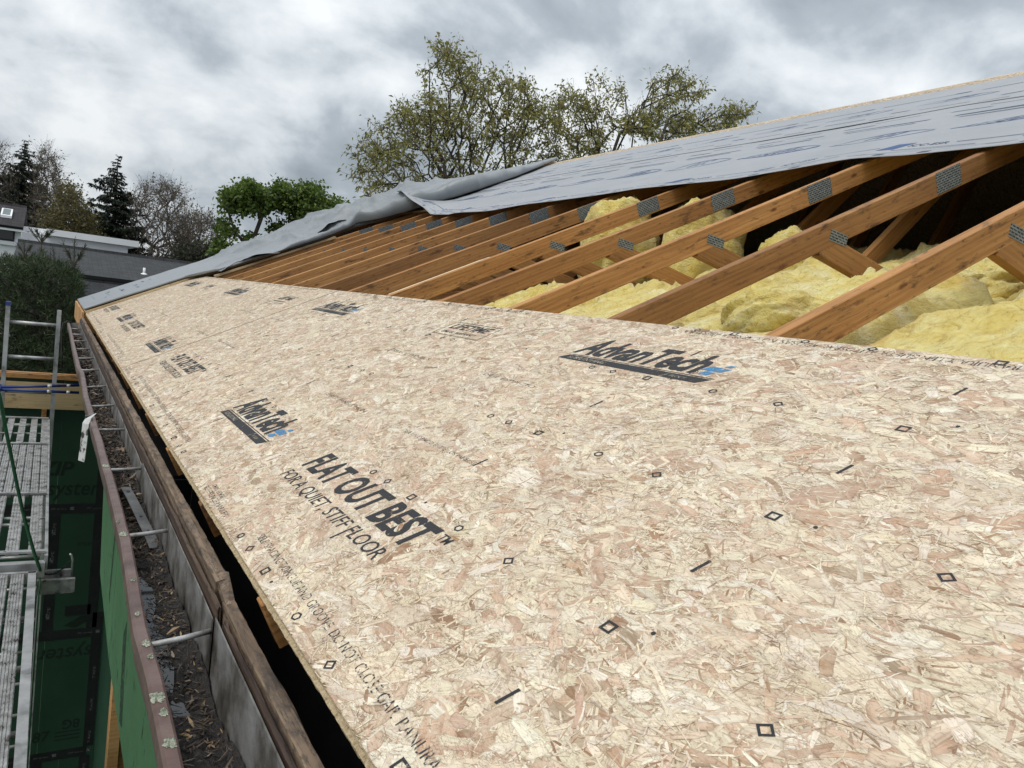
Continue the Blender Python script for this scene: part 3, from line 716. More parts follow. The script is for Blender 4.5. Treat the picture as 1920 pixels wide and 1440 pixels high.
# =================================================================== INSIDE: ceiling and insulation
def zins(x): return .62 + .23 * (x - 1.92)
ce = obj('ceiling', np.concatenate([[(x, y, zins(x) - .33) for x in (.3, RX) for y in (-3, 11.3)], [(2 * RX - .3, y, zins(.3) - .33) for y in (-3, 11.3)]]), [(0, 1, 3, 2), (2, 3, 5, 4)], M['drywall'])
ce['kind'] = 'structure'
def wool_batt(x0, x1, y0, y1, seed, lift=0.0, amp=1.0, base=None, nx=170, ny=56):
    xs = np.linspace(x0, x1, nx); ys = np.linspace(y0, y1, ny); X, Y = np.meshgrid(xs, ys, indexing='ij')
    b = zins(X) if base is None else base
    bl = np.abs(fbm(X * 2.6 + seed, Y * 3.1, seed, 3)); 
    Z = b + lift + amp * (.10 * fbm(X * 1.7 + seed * 3.1, Y * 1.9, seed + 3, 2) + .11 * (.35 - bl) + .060 * (.3 - np.abs(fbm(X * 6 + Y * 2, Y * 7, seed + 9, 3, .6))) + .020 * fbm(X * 12, Y * 15, seed + 13, 4, .6) + .007 * fbm(X * 50, Y * 55, seed + 19, 3, .6))
    rs_ = np.random.default_rng(abs(seed) + 3); up1 = 1
    for xk in np.cumsum(rs_.uniform(.28, .62, 9)) + x0 + .3:      # torn edges where one layer lies over the next
        e_ = X - xk - .16 * fbm(Y * 4.0 + seed, X * 0, seed + 61, 4, .6) + rs_.uniform(-.5, .5) * (Y - y0)
        Z = Z + up1 * rs_.uniform(.030, .060) * np.clip(e_ / .018, 0, 1) * np.exp(-np.maximum(e_, 0) / .55); up1 = -up1 if rs_.random() < .45 else up1
        Z = Z + .018 * np.exp(-(e_ / .030) ** 2) * (1 + 2 * fbm(X * 30, Y * 34, seed + 67, 3, .6))
    ey = np.minimum(Y - y0, y1 - Y); ex = np.minimum(X - x0, x1 - X)
    Z -= .13 * np.exp(-np.maximum(ey, 0) / .035) + .10 * np.exp(-np.maximum(ex, 0) / .05)
    Z = np.minimum(Z, np.maximum(X * ST / CT - .150 + .02 * fbm(X * 9, Y * 9, seed + 51, 3), -9))
    top = np.stack([X + .02 * fbm(X * 9, Y * 9, seed + 31, 3), Y + .016 * fbm(X * 8, Y * 10, seed + 41, 3), Z], -1).reshape(-1, 3)
    F = gridF(nx, ny)[:, ::-1]
    # sides and bottom
    ring_ = np.concatenate([np.arange(nx) * ny, (nx - 1) * ny + np.arange(1, ny), (np.arange(nx - 2, -1, -1)) * ny + ny - 1, np.arange(ny - 2, 0, -1)])
    low = top[ring_].copy(); low[:, 2] = np.minimum((zins(low[:, 0]) if base is None else base) - .26, low[:, 2] - .02)
    N = len(top); nr = len(ring_); j = np.arange(nr)
    S = np.stack([ring_[j], N + j, N + (j + 1) % nr, ring_[(j + 1) % nr]], 1)[:, ::-1]
    V = np.concatenate([top, low]); 
    return V, np.concatenate([F[:, ::-1], S])
def fibres(P, parent, N, seed):
    """Loose glass fibres and torn wisps standing off the surface of a batt."""
    r = np.random.default_rng(abs(seed) + 50); c = P[r.integers(0, len(P), N)] + r.normal(0, .004, (N, 3))
    d = r.normal(0, 1, (N, 3)); d[:, 2] = np.abs(d[:, 2]) * .45; d /= np.linalg.norm(d, axis=1)[:, None]
    w = np.cross(d, r.normal(0, 1, (N, 3))); w /= np.linalg.norm(w, axis=1)[:, None]
    L = (.008 + .026 * r.random(N) ** 2)[:, None]; t = (.0003 + .0007 * r.random(N))[:, None]; b = np.cross(d, w) * L * r.uniform(-.35, .35, (N, 1))
    V = np.stack([c - w * t, c + w * t, c + d * L * .5 + b + w * t * .8, c + d * L * .5 + b - w * t * .8, c + d * L], 1).reshape(-1, 3)
    F = []
    i = np.arange(N)[:, None] * 5
    F = [tuple(x) for x in (i + np.array([0, 1, 2, 3])).tolist()] + [tuple(x) for x in (i + np.array([3, 2, 4])).tolist()]
    o = obj('loose_fibres', V, F, M['wool'], parent); o['kind'] = 'stuff'
def wool_obj(label, *a, **k):
    V, F = wool_batt(*a, **k)
    o = obj('insulation_batt', V, F, M['wool'], smooth=True)
    fibres(V[:k.get('nx', 170) * k.get('ny', 56)], o, 2200, int(a[4]))
    return tag(o, label, 'insulation', 'yellow insulation batts in the attic')
bayname = ['yellow insulation at the right picture edge, nearest to the viewer',
           'yellow insulation batt between the nearest truss and the second truss',
           'yellow insulation batt between the second truss and the third truss',
           'yellow insulation batt between the third truss and the fourth truss',
           'thin yellow insulation between the fourth truss and the fifth truss']
for k in range(-1, 4):
    yc = 1.254 + .61 * k
    lab = bayname[k + 1]
    wool_obj(lab, (.75 if k < 2 else 1.3), 5.0, yc + .022, yc + .588, 11 + k * 7, .05 if k < 2 else (.0 if k == 2 else -.02))
# lumps and loose batts lying on top
def lump(label, c, r, seed, flat=1.0):
    nu, nv = 80, 48
    u = np.linspace(0, 2 * PI, nu, endpoint=False); v = np.linspace(.02, PI - .02, nv); U, Vv = np.meshgrid(u, v, indexing='ij')
    d = np.stack([np.cos(U) * np.sin(Vv), np.sin(U) * np.sin(Vv), np.cos(Vv)], -1)
    R = 1 + .26 * fbm(d[..., 0] * 2.1 + seed, d[..., 1] * 2.1 + d[..., 2] * 1.7, seed, 3) + .10 * fbm(d[..., 0] * 7, d[..., 1] * 7 + d[..., 2] * 6, seed + 5, 4, .6)
    R = R + .025 * fbm(d[..., 0] * 22, d[..., 1] * 22 + d[..., 2] * 19, seed + 8, 3, .65)
    P = np.sign(d) * np.abs(d) ** .8 * R[..., None] * np.asarray(r) + np.asarray(c)
    V = P.reshape(-1, 3); i, j = np.meshgrid(np.arange(nu), np.arange(nv - 1), indexing='ij')
    F = np.stack([i * nv + j, ((i + 1) % nu) * nv + j, ((i + 1) % nu) * nv + j + 1, i * nv + j + 1], -1).reshape(-1, 4)[:, ::-1]
    caps = [tuple(range(0, nu * nv, nv)), tuple(range(nu * nv - 1, -1, -nv))]
    o = obj('insulation_batt', V, [tuple(f) for f in F.tolist()] + caps, M['wool'], smooth=True)
    fibres(V, o, 900, seed)
    return tag(o, label, 'insulation', 'yellow insulation batts in the attic')
lump('insulation batt standing on end under the grey sheet edge, lit pale yellow', (2.78, 3.99, 1.00), (.28, .17, .30), 3)
lump('insulation batt leaning upright between the third and fourth trusses', (2.95, 3.40, .96), (.28, .15, .33), 8)
lump('dark rounded insulation roll standing between the second and third trusses', (3.05, 2.78, .90), (.24, .16, .24), 14)
lump('crumpled insulation lump against the board edge, left of the nearest truss', (1.62, 1.60, .575), (.22, .16, .105), 21)
lump('crumpled insulation lump behind the nearest truss, under its web', (2.55, 1.52, .77), (.30, .20, .10), 27)
lump('round insulation tuft just above the nearest truss chord, in the dark', (3.35, 1.62, 1.02), (.22, .18, .13), 33)
lump('torn insulation tuft right of the nearest truss, under its small plate', (2.45, .92, .80), (.16, .15, .07), 39)
# dark side wall strips far inside, and a grey board lying below the fifth truss
gb = MB(); gb.obox((2.0, 4.0, .52), [[math.cos(.1), .1, math.sin(.22)], [-.1, 1, 0], [-.22, 0, 1]], .55, .22, .01)
tag(gb.obj('grey_board', M['galv']), 'loose grey board lying on the ceiling below the fifth truss', 'board')

# =================================================================== UPPER ROOF SHEATHING AND UNDERLAYMENT
def slab(s0, s1, y0, y1, n0, n1):
    P = [rp(s, y, n) for n in (n0, n1) for (s, y) in ((s0, y0), (s1, y0), (s1, y1), (s0, y1))]
    return np.array(P), BOXF
up = MB(); up.add(*slab(3.62, RIDGE_S, -3.0, 9.1, -.018, -.0005))
rs = up.obj('upper_sheathing', M['osb']); tag(rs, 'strand board sheathing showing as a pale strip along the roof ridge', 'roof board')
rng = np.random.default_rng(55)
V, F, C, E, U = strands(8.0, .95, 30, 1500, 2500, rng, 8)
P = rp(5.12 + V[:, 1], 9.0 - V[:, 0], V[:, 2])
st_ = obj('wood_strands', P, F, M['strand'], rs, attrs={'scol': ('FLOAT_COLOR', C), 'sedge': ('FLOAT', E), 'suv': ('FLOAT_VECTOR', U)}); st_['kind'] = 'stuff'
bk = MB()
P = [(RX + (p[0] * 0), 0, 0) for p in ()]
def backslab(s0, s1, y0, y1, n0, n1):
    Q = slab(s0, s1, y0, y1, n0, n1)[0]; Q[:, 0] = 2 * RX - Q[:, 0]; return Q, [f[::-1] for f in BOXF]
bk.add(*backslab(-.1, RIDGE_S - .004, -3, 11.8, -.018, -.001))
bk.obj('roof_back_slope', M['osb'])['kind'] = 'structure'
nearslope = MB(); nearslope.add(*slab(0, WID, -3.0, -.525, -.018, 0))  # unseen slope, kept so no daylight leaks into the attic
nearslope.obj('unseen_near_slope', M['osb'])['kind'] = 'structure'
gab = MB()
for y in (-3.05, 11.2):  # the near end wall is unseen, added to keep light out of the attic
    gab.add([(0.33, y, -.5), (2 * RX - .33, y, -.5), (2 * RX - .33, y, .05), (RX, y, RZ - .12), (.33, y, .05), (0.33, y + .1, -.5), (2 * RX - .33, y + .1, -.5), (2 * RX - .33, y + .1, .05), (RX, y + .1, RZ - .12), (.33, y + .1, .05)],
            [(0, 1, 2, 3, 4), (9, 8, 7, 6, 5), (0, 5, 6, 1), (1, 6, 7, 2), (2, 7, 8, 3), (3, 8, 9, 4), (4, 9, 5, 0)])
gw = gab.obj('gable_wall', M['green_shaded']); gw['kind'] = 'structure'

SLOW_Y = [-3, 1.0, 1.69, 2.53, 3.17, 4.5, 5.4, 6.35, 7.2, 7.66, 8.6]
SLOW_S = [3.25, 3.25, 3.245, 3.33, 3.22, 3.17, 3.06, 3.085, 3.24, 3.36, 3.52]
def s_low(y): return np.interp(y, SLOW_Y, SLOW_S)
def memb_n(s, y):
    d = s - s_low(y)
    n = .010 + .012 * fbm(s * 2.2, y * .55, 71, 3) + .008 * fbm(s * 6.0, y * 1.1, 77, 3) + .006 * np.sin(y * 5.2 + s * 2) * np.exp(-d / .25)
    n = n + .012 * np.exp(-np.maximum(d, 0) / .10) * fbm(y * 1.6, s * 0, 81, 2)
    curl = np.clip((y - 6.9) / 1.5, 0, 1) ** 2 * np.clip(1 - d / .55, 0, 1) ** 1.5
    n = n + .26 * curl - .05 * np.exp(-((y - 7.25) / .35) ** 2) * np.exp(-d / .2)
    return np.maximum(n, .004)
def sheet(name, fn, us, vs, mat, parent=None, th=.0012):
    U, Vv = np.meshgrid(us, vs, indexing='ij'); P = fn(U, Vv).reshape(-1, 3)
    o = obj(name, P, gridF(len(us), len(vs)), mat, parent, smooth=True)
    sm = o.modifiers.new('thickness', 'SOLIDIFY'); sm.thickness = th; sm.offset = -1
    return o
def lower_fn(tt, y):
    sl = s_low(y); s = sl + tt * (4.72 - sl); return rp(s, y, memb_n(s, y))
ms = sheet('underlayment_sheet', lower_fn, np.linspace(0, 1, 46), np.linspace(-3, 8.62, 300), M['membrane'])
tag(ms, 'lower grey printed underlayment sheet, its loose edge hanging over the open trusses', 'underlayment', 'printed underlayment sheets on the upper slope')
def up_n(s, y):
    d = s - 4.62
    lap = np.clip(1 - d / .12, 0, 1) * (.002 + .012 * np.clip(fbm(y * .9, s * 0, 91, 3) - .05, 0, 1))
    return np.maximum(memb_n(s, y), .006) * np.clip(1 - d / 1.2, .3, 1) + .0022 + lap * .5 + .010 * np.maximum(fbm(s * 3, y * .6, 95, 3) + .1, 0) * np.clip(d / .2, 0, 1)
mu = sheet('underlayment_sheet', lambda t, y: rp(4.62 + t * (5.80 - 4.62), y, up_n(4.62 + t * (5.80 - 4.62), y)), np.linspace(0, 1, 26), np.linspace(-3, 8.9, 260), M['membrane'])
tag(mu, 'upper grey printed underlayment sheet, just below the pale ridge strip', 'underlayment', 'printed underlayment sheets on the upper slope')
# prints: swooshes, small lines and approval marks repeat along each course
def swoosh(L, H, kind):
    x = np.linspace(0, 1, 30)
    sh = np.sin(np.clip((x - .08) / .92, 0, 1) * PI) ** .8
    top = (.12 + .88 * sh) * H * .5 + x * H * .28; bot = -(.10 + .5 * sh) * H * .45 + x * H * .28
    parts = []
    def band(a, b):
        V = np.concatenate([np.stack([x * L, a], 1), np.stack([x * L, b], 1)]); n = len(x)
        parts.append((V, [(i, i + 1, n + i + 1, n + i) for i in range(n - 1)]))
    w = H * (.045 + .075 * x ** 2)
    band(bot + w * (1.2 if kind == 0 else .7), bot); band(top, top - H * .055 * np.sin(x * PI) - H * .01)
    if kind == 0:
        for q in np.linspace(.12, .72, 8):
            parts.append(quad(q * L, (q + .022) * L, np.interp(q, x, bot) + H * .1, np.interp(q, x, bot) + H * (.18 + .26 * math.sin(q * 3)), L * .05))
    return parts
pl, pu = Flat(), Flat()
pl2, pu2 = Flat(), Flat()
RNGP = random.Random(4)
for j in range(17):
    a0 = .12 + j * .70
    for q in swoosh(.58, .22, j % 2): pl.add(q, (a0 + .26, 3.84))
    [pl.add(quad(0, .016 + .006 * z_, 0, .085, .06), (a0 + .46 + .06 * z_, 3.855 + .012 * z_)) for z_ in range(3)]
    for q in swoosh(.50, .17, 1): pu.add(q, (a0 + .05, 5.02))
    [pu.add(quad(0, .016 + .006 * z_, 0, .07, .05), (a0 + .22 + .06 * z_, 5.035 + .010 * z_)) for z_ in range(3)]
    # small approval line
    pl.add(quad(0, .10, 0, .088, .075), (a0 + .12, 3.385)) if j % 2 == 0 else [pl.add(q, (a0 + .12, 3.40)) for q in (quad(0, .08, 0, .008, .006), quad(0, .08, .042, .05, .006), quad(0, .010, .008, .042, .03), quad(.07, .08, .008, .042, .03))]
    pl2.add(text_shape('ICC-ESR', .20, .032, .25, .006), (a0 + .28, 3.41))
    pl2.add(quad(0, .30, 0, .0055, 0), (a0 + .52, 3.425)); pl2.add(quad(0, .42, 0, .004, 0), (a0 + .22, 3.365))
    pl2.add(quad(0, .80, 0, .0030, 0), (a0, 3.335))
    pl2.add(quad(0, .05, 0, .020, .02), (a0 + .40, 3.295)); pl2.add(quad(0, .05, 0, .020, .02), (a0 + .86, 3.295))
    pl2.add(quad(0, .55, 0, .014, .02), (a0 + .02, 4.28)); pl2.add(quad(.05, .5, 0, .010, .02), (a0 + .02, 4.23))
    pl2.add(quad(0, .22, 0, .012, .02), (a0 + .62, 4.42)); pl2.add(quad(0, .30, 0, .007, .0), (a0 + .1, 4.50))
    pu2.add(quad(0, .62, 0, .012, .02), (a0 + .3, 5.32)); pu2.add(quad(0, .10, 0, .022, .02), (a0 + .12, 5.33))
    pu2.add(quad(0, .12, 0, .020, .02), (a0 + .66, 4.86)); pu2.add(quad(0, .32, 0, .006, .0), (a0 + .2, 4.80)); pu2.add(quad(0, .18, 0, .010, .01), (a0 + .6, 4.72))
YR = 8.3
def onto(fn, lift):
    def f(P):
        y = YR - P[:, 0]; s = P[:, 1] - 3.2 * 0
        s = np.where(P[:, 1] < 3.7, s_low(y) + (P[:, 1] - 3.27), s)
        return rp(s, y, fn(s, y) + lift)
    return f
for fl, mt, nm in ((pl, 'memb_ink', 'blue_print'), (pl2, 'memb_ink2', 'small_print')): fl.obj(nm, M[mt], ms, onto(memb_n, .0012))['kind'] = 'stuff'
for fl, mt, nm in ((pu, 'memb_ink', 'blue_print'), (pu2, 'memb_ink2', 'small_print')): fl.obj(nm, M[mt], mu, onto(up_n, .0012))['kind'] = 'stuff'

# the unprinted sheet that wraps the gable end: flat at the eave, crumpled higher up, rolled along its near edge
GE = 11.8
def y0_of(s): return np.interp(s, [0, 1.05, 1.30, 2.4, 3.0, 3.5, 4.3, 5.0, 6.12], [9.10, 9.10, 8.55, 8.45, 8.75, 8.25, 8.05, 8.35, 9.05])
def ridged(x, y, seed, oct=3):
    t = 0; a = 1
    for k in range(oct):
        t = t + a * (1 - 2.2 * np.abs(vnoise(x * 2 ** k, y * 2 ** k, seed + 13 * k))); a *= .5
    return t - .9
FR = random.Random(12)
FOLDS = []
for _ in range(34):
    sa = FR.uniform(1.25, 4.6); ya = FR.uniform(8.6, 11.4); an = FR.uniform(-.9, .9) + (0 if FR.random() < .7 else 1.4); ln = FR.uniform(.35, 1.3)
    FOLDS.append((sa, ya, sa + ln * math.cos(an), ya + ln * math.sin(an), FR.uniform(.03, .10) * (1.0 if sa > 1.8 else .55), FR.uniform(.04, .11)))
def wrap_fn(s, t):
    y0 = y0_of(s); roll = .012 + .045 * np.clip((s - 3.15) / .5, 0, 1) * np.clip((5.4 - s) / 1.3, 0, 1)
    arc = np.clip(t / .16, 0, 1)
    ph = -PI / 2 + arc * PI
    y = np.where(t < .16, y0 + roll * (1 - np.cos(ph)) * 1.2, y0 + roll * 1.2 + (t - .16) / .84 * (GE - y0 - roll * 1.2))
    up_ = np.where(t < .16, roll * (1 + np.sin(ph)), 2 * roll * np.exp(-(t - .16) / .18))
    lo = np.interp(s, [0, 1.1, 1.7, 2.4, 3.0, 3.5, 4.2, 5.0, 6.2], [0, .0, .35, .75, .95, .9, .6, .35, .15])
    tent = np.interp(s, [0, 1.6, 2.4, 2.9, 3.3, 4.0, 4.8, 5.6, 6.2], [0, .0, .015, .05, .10, .11, .09, .04, .0]) * np.clip(t / .3, 0, 1)
    folds = lo * (.085 * ridged(s * 1.5 + y * .35, y * .55 - s * .9, 201, 2) + .060 * ridged(s * 3.1 - y * .8, y * 1.5 + s * 1.1, 211, 2) + .022 * ridged(s * 7, y * 4 - s * 3, 221, 2)) * np.clip(t / .12, .15, 1)
    flat = .004 * fbm(s * 2.3, y * 1.2, 231, 3)
    cr = 0
    for (sa, ya, sb, yb, h, w) in FOLDS:
        ds, dy = sb - sa, yb - ya; L2 = ds * ds + dy * dy
        q = ((s - sa) * ds + (y - ya) * dy) / L2; qc = np.clip(q, 0, 1)
        wob = .05 * vnoise(qc * 5, qc * 0 + sa, 7)
        d = np.abs(((s - sa) * dy - (y - ya) * ds) / math.sqrt(L2) + wob)
        cr = cr + h * np.exp(-d / w) * np.exp(-(np.abs(q - qc) * math.sqrt(L2) / .15) ** 2) * np.sin(np.clip(qc * .8 + .1, 0, 1) * PI)
    n = .034 + up_ * (1 + .35 * ridged(s * 2.6, y * 1.3, 241, 2)) + .030 * np.clip((s - 2.4) / .6, 0, 1) * np.clip((5.8 - s) / 1.0, 0, 1) * np.clip(t / .10, 0, 1) * np.maximum(ridged(s * 2.2 + y * 1.1, y * 1.6 - s * .6, 251, 2) + .35, 0) + tent + np.maximum(folds * .55, -.006) + flat + cr * np.clip(t / .10, .25, 1)
    return rp(s, y, n)
wr = sheet('underlayment_sheet', wrap_fn, np.linspace(0, 6.12, 380), np.concatenate([np.linspace(0, .16, 18), np.linspace(.17, 1, 130)]), M['membrane2'])
tag(wr, 'plain grey underlayment sheet over the gable end, flat below and crumpled above', 'underlayment')
# faint print on its flat lower part
pf = Flat()
for j in range(4):
    pf.add(quad(0, .9, 0, .004), (.35 + j * .1, .16 + j * .16)); pf.add(quad(0, .12, 0, .03, .02), (.5 + .45 * (j % 3), .34 + .14 * j)); pf.add(quad(0, .10, 0, .02, .02), (1.4 - .3 * j, .26 + .2 * j))
pf.obj('faint_print', M['memb_ink2'], wr, lambda P: rp(P[:, 1], GE - .2 - P[:, 0], .0375))['kind'] = 'stuff'
# loose flap thrown back over the crumple
def flap_fn(u, v):
    s = 2.35 + .75 * u + .10 * v; y = 8.62 + .9 * v + .18 * u
    n = .045 + .115 * np.sin(np.clip(u, 0, 1) * PI) ** 1.6 * (1 - .5 * v) + .05 * ridged(u * 2, v * 2, 301) * (u * (1 - u) * 3)
    return rp(s, y, np.maximum(n, .03))
fo = sheet('underlayment_flap', flap_fn, np.linspace(0, 1, 36), np.linspace(0, 1, 24), M['membrane2'])
tag(fo, 'pointed loose flap of grey underlayment standing up from the crumpled part', 'underlayment')
def flap2_fn(u, v):
    s = 1.30 + .62 * u; y = 8.42 + .75 * v + .12 * np.sin(u * 5)
    n = .035 + .06 * np.sin(np.clip(u, 0, 1) * PI) ** 1.5 * (1 - .35 * v) + .035 * ridged(u * 2.4 + 3, v * 2.2, 311) * np.clip(u * (1 - u) * 4, 0, 1)
    return rp(s, y, np.maximum(n, .024))
f2 = sheet('underlayment_flap', flap2_fn, np.linspace(0, 1, 36), np.linspace(0, 1, 26), M['membrane2'])
tag(f2, 'folded grey underlayment end lying at the top corner of the farthest board', 'underlayment')
# board under the wrapped strip
us = MB(); us.add(*slab(0.0, 6.1, 9.105, 11.78, -.018, .024))
tag(us.obj('gable_strip_board', M['pale_wood']), 'board under the grey wrapped strip, its edge showing beside the deck', 'roof board')
ed = MB(); ed.add(*slab(1.25, 2.62, 8.52, 8.60, -.017, .004))
tag(ed.obj('edge_batten', M['pale_wood']), 'long pale batten along the lower edge of the crumpled grey sheet', 'batten')
rl = MB()
ss = np.linspace(2.1, 3.55, 40); rl.tube(rp(ss, 8.66 + .10 * np.sin(ss * 3) + (ss - 2.1) * .12, .030 + .01 * np.sin(ss * 7)), .028, 12)
tag(rl.obj('rolled_underlayment', M['membrane2'], smooth=True), 'thin roll of grey underlayment along the sloping edge over the last trusses', 'underlayment')
# rafter tails under the gable strip at the eave
tl = thing('eave_end_framing', 'orange rafter tails stacked under the low corner of the grey strip', 'framing', (0, 0, 0))
for j in range(7):
    y = 9.13 + j * .40
    MB().box(-.012, .26, y, y + .038, -.20, -.022).obj('rafter_tail', M['cedar'], tl)
MB().box(-.034, -.013, 9.12, 11.78, -.205, .008).obj('end_fascia', M['cedar'], tl)

# =================================================================== EAVE: FASCIA BOARDS AND GUTTER
def rough_board(y0, y1, x0, x1, z0, z1, seed, tilt=0.0, step=.012, wear=.006):
    n = max(6, int((y1 - y0) / step)); ys = np.linspace(y0, y1, n)
    prof = [(x0, z0), (x1, z0), (x1, (z0 + z1) / 2), (x1, z1 - .004), (x1 - .004, z1), ((x0 + x1) / 2, z1), (x0 + .004, z1), (x0, z1 - .004), (x0, (z0 + z1) / 2)]
    k = len(prof); V = np.zeros((n, k, 3)); V[:, :, 1] = ys[:, None]
    for q, (x, z) in enumerate(prof):
        V[:, q, 0] = x + tilt * (ys - y0) + wear * .5 * fbm(ys * 7, np.full(n, q * 3.1), seed, 4); V[:, q, 2] = z + (wear * fbm(ys * 9, np.full(n, q * 1.7), seed + 7, 5, .6) if q >= 2 else 0)
    F = []
    for i in range(n - 1):
        for q in range(k): r = (q + 1) % k; F.append((i * k + q, i * k + r, (i + 1) * k + r, (i + 1) * k + q))
    F += [tuple(range(k - 1, -1, -1)), tuple((n - 1) * k + q for q in range(k))]
    return V.reshape(-1, 3), F
def board_obj(name, label, mat, y0, y1, *a, rotz=None, **k):
    V, F = rough_board(y0, y1, *a, **k)
    # lumber materials run along local x, so the board is turned to lie along y
    R = np.array([[0, 1, 0], [-1, 0, 0], [0, 0, 1]], float)
    me = mesh_np(name, V @ R.T, F, mat, smooth=False)
    o = link(name, me); o.rotation_euler = (0, 0, PI / 2)
    return tag(o, label, 'fascia board')
board_obj('fascia_board', 'weathered inner fascia board nearest the viewer, splintered along its top', M['old_wood'], -1.5, 1.36, -.0375, -.016, -.22, -.056, 3, wear=.005, step=.007)
board_obj('fascia_board', 'long inner fascia board running from the split joint to the far corner', M['old_wood'], 1.42, 9.12, -.0395, -.014, -.22, -.042, 13, wear=.006, step=.010)
board_obj('painted_fascia', 'old red brown painted fascia strip nearest the viewer, behind the gutter', M['old_red'], -1.5, 1.30, -.0475, -.0395, -.22, -.070, 23, wear=.006)
board_obj('painted_fascia', 'old red brown painted fascia strip farther along, behind the gutter', M['old_red'], 1.345, 9.10, -.0485, -.0415, -.22, -.062, 33, wear=.006)
# splinter at the joint and a torn block stuck behind it
sp_ = MB(); sp_.add([(-.036, 1.31, -.062), (-.020, 1.33, -.060), (-.014, 1.44, -.036), (-.034, 1.47, -.040), (-.036, 1.31, -.075), (-.020, 1.33, -.074), (-.014, 1.44, -.05), (-.034, 1.47, -.055)], BOXF)
tag(sp_.obj('board_splinter', M['old_wood']), 'broken splinter bridging the joint of the two fascia boards', 'splinter')
sf = MB(); sf.box(.16, .185, -3, 2.956, -.60, .04); sf.box(.16, .185, 2.9562, 9.1, -.2215, .04)  # backing and closing piece added in black so the eave gap stays dark
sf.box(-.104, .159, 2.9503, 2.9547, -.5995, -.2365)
tag(sf.obj('gap_shade_backing', M['tape']), 'black backing added under the deck edge, painting the shade down the gap', 'board')

gut = thing('gutter', 'old brown metal gutter full of wet debris along the eave', 'gutter', (0, 0, 0))
LIPY = [-1.5, .9, 1.2, 1.38, 1.9, 2.5, 2.95, 3.6, 4.1, 4.75, 5.0, 5.25, 5.6, 6.4, 7.4, 8.5, 9.05]
LIPX = [-.166, -.165, -.160, -.164, -.150, -.149, -.151, -.154, -.158, -.150, -.1465, -.158, -.157, -.157, -.152, -.150, -.150]
def lipx(y): return np.interp(y, LIPY, LIPX) + .0016 * fbm(np.asarray(y) * 3.0, 0, 61, 3)
def lipz(y): return -.112 + .004 * fbm(np.asarray(y) * 1.1, 4, 63, 3) - .004 * np.exp(-((np.asarray(y) - 5.1) / .15) ** 2)
ys = np.linspace(-1.5, 9.05, 420)
def sweep(prof_fn, ys, closed=True):
    P = np.stack([prof_fn(y) for y in ys]); n, k, _ = P.shape
    F = [(i * k + q, i * k + (q + 1) % k, (i + 1) * k + (q + 1) % k, (i + 1) * k + q) for i in range(n - 1) for q in range(k if closed else k - 1)]
    F += [tuple(range(k - 1, -1, -1)), tuple((n - 1) * k + q for q in range(k))] if closed else []
    return P.reshape(-1, 3), F
def lip_prof(y):
    x, z = float(lipx(y)), float(lipz(y))
    return np.array([(x + .013, y, z), (x + .009, y, z + .0035), (x - .006, y, z + .0035), (x - .010, y, z - .001), (x - .011, y, z - .022), (x - .004, y, z - .058), (x + .012, y, z - .098), (x + .014, y, z - .098), (x - .001, y, z - .057), (x - .007, y, z - .022), (x + .004, y, z - .006), (x + .012, y, z - .005)])
obj('front_lip', *sweep(lip_prof, ys), M['mauve'], gut)
def tr_prof(y):
    x = float(lipx(y))
    return np.array([(x + .010, y, -.211), (-.058, y, -.211), (-.058, y, -.213), (x + .010, y, -.213)])
obj('trough', *sweep(tr_prof, ys[::3]), M['galv'], gut)
# the back wall is in lengths, with ragged joints
for j, (a, b) in enumerate(((-1.5, 1.33), (1.352, 2.57), (2.59, 9.05))):
    yy = np.linspace(a, b, max(8, int((b - a) / .03)))
    def bp(y, j=j):
        zt = -.078 - .010 * j + .004 * float(fbm(np.array(y * 5.0), 1.0, 65 + j, 4)); xo = -.0515 + .0015 * float(fbm(np.array(y * 2.0), 2.0, 66 + j, 3))
        return np.array([(xo - .002, y, -.21), (xo, y, -.21), (xo, y, zt), (xo - .001, y, zt + .003), (xo - .0022, y, zt)])
    obj('back_wall', *sweep(bp, yy), M['galv'], gut)
end = MB(); end.add([(-.158, 9.05, -.212), (-.058, 9.05, -.212), (-.058, 9.05, -.10), (-.158, 9.05, -.115), (-.158, 9.053, -.212), (-.058, 9.053, -.212), (-.058, 9.053, -.10), (-.158, 9.053, -.115)], BOXF)
end.obj('end_cap', M['galv'], gut)
HANG = [(.70, .0), (1.345, .02), (1.938, .015), (2.596, .0), (3.252, -.01), (3.815, .02), (4.425, .04), (5.13, .03), (5.77, .03), (6.40, .02), (7.05, .02), (7.7, .02), (8.35, .02)]
for y, sk in HANG:
    x = float(lipx(y))
    MB().tube([(x + .004, y - sk / 2, -.116), (-.10, y, -.1135), (-.054, y + sk / 2, -.110)], [.0052, .005, .0048], 10).obj('hanger', M['alu_dirty'], gut, smooth=True)
def lichen_patch(y, dx, r, seed):
    n = 26; a = np.linspace(0, 2 * PI, n, endpoint=False); x = float(lipx(y)) + dx; z = float(lipz(y)) + .0042
    V = [(x, y, z + .002)]
    rr = r * (1 + .55 * fbm(np.cos(a) * 2 + seed, np.sin(a) * 2, seed, 3) + .12 * np.sin(a * 9 + seed))
    for q, hgt in ((.55, .0035), (1.0, .0)):
        V += [(x + min(max(math.cos(t) * w * q * .9, -.011 - dx), .0095 - dx), y + math.sin(t) * w * q * 1.25, z + hgt * (1 + .5 * math.sin(5 * t))) for t, w in zip(a, rr)]
    F = [(0, 1 + k, 1 + (k + 1) % n) for k in range(n)] + [(1 + k, 1 + n + k, 1 + n + (k + 1) % n, 1 + (k + 1) % n) for k in range(n)]
    obj('lichen', V, F, M['lichen'], gut)
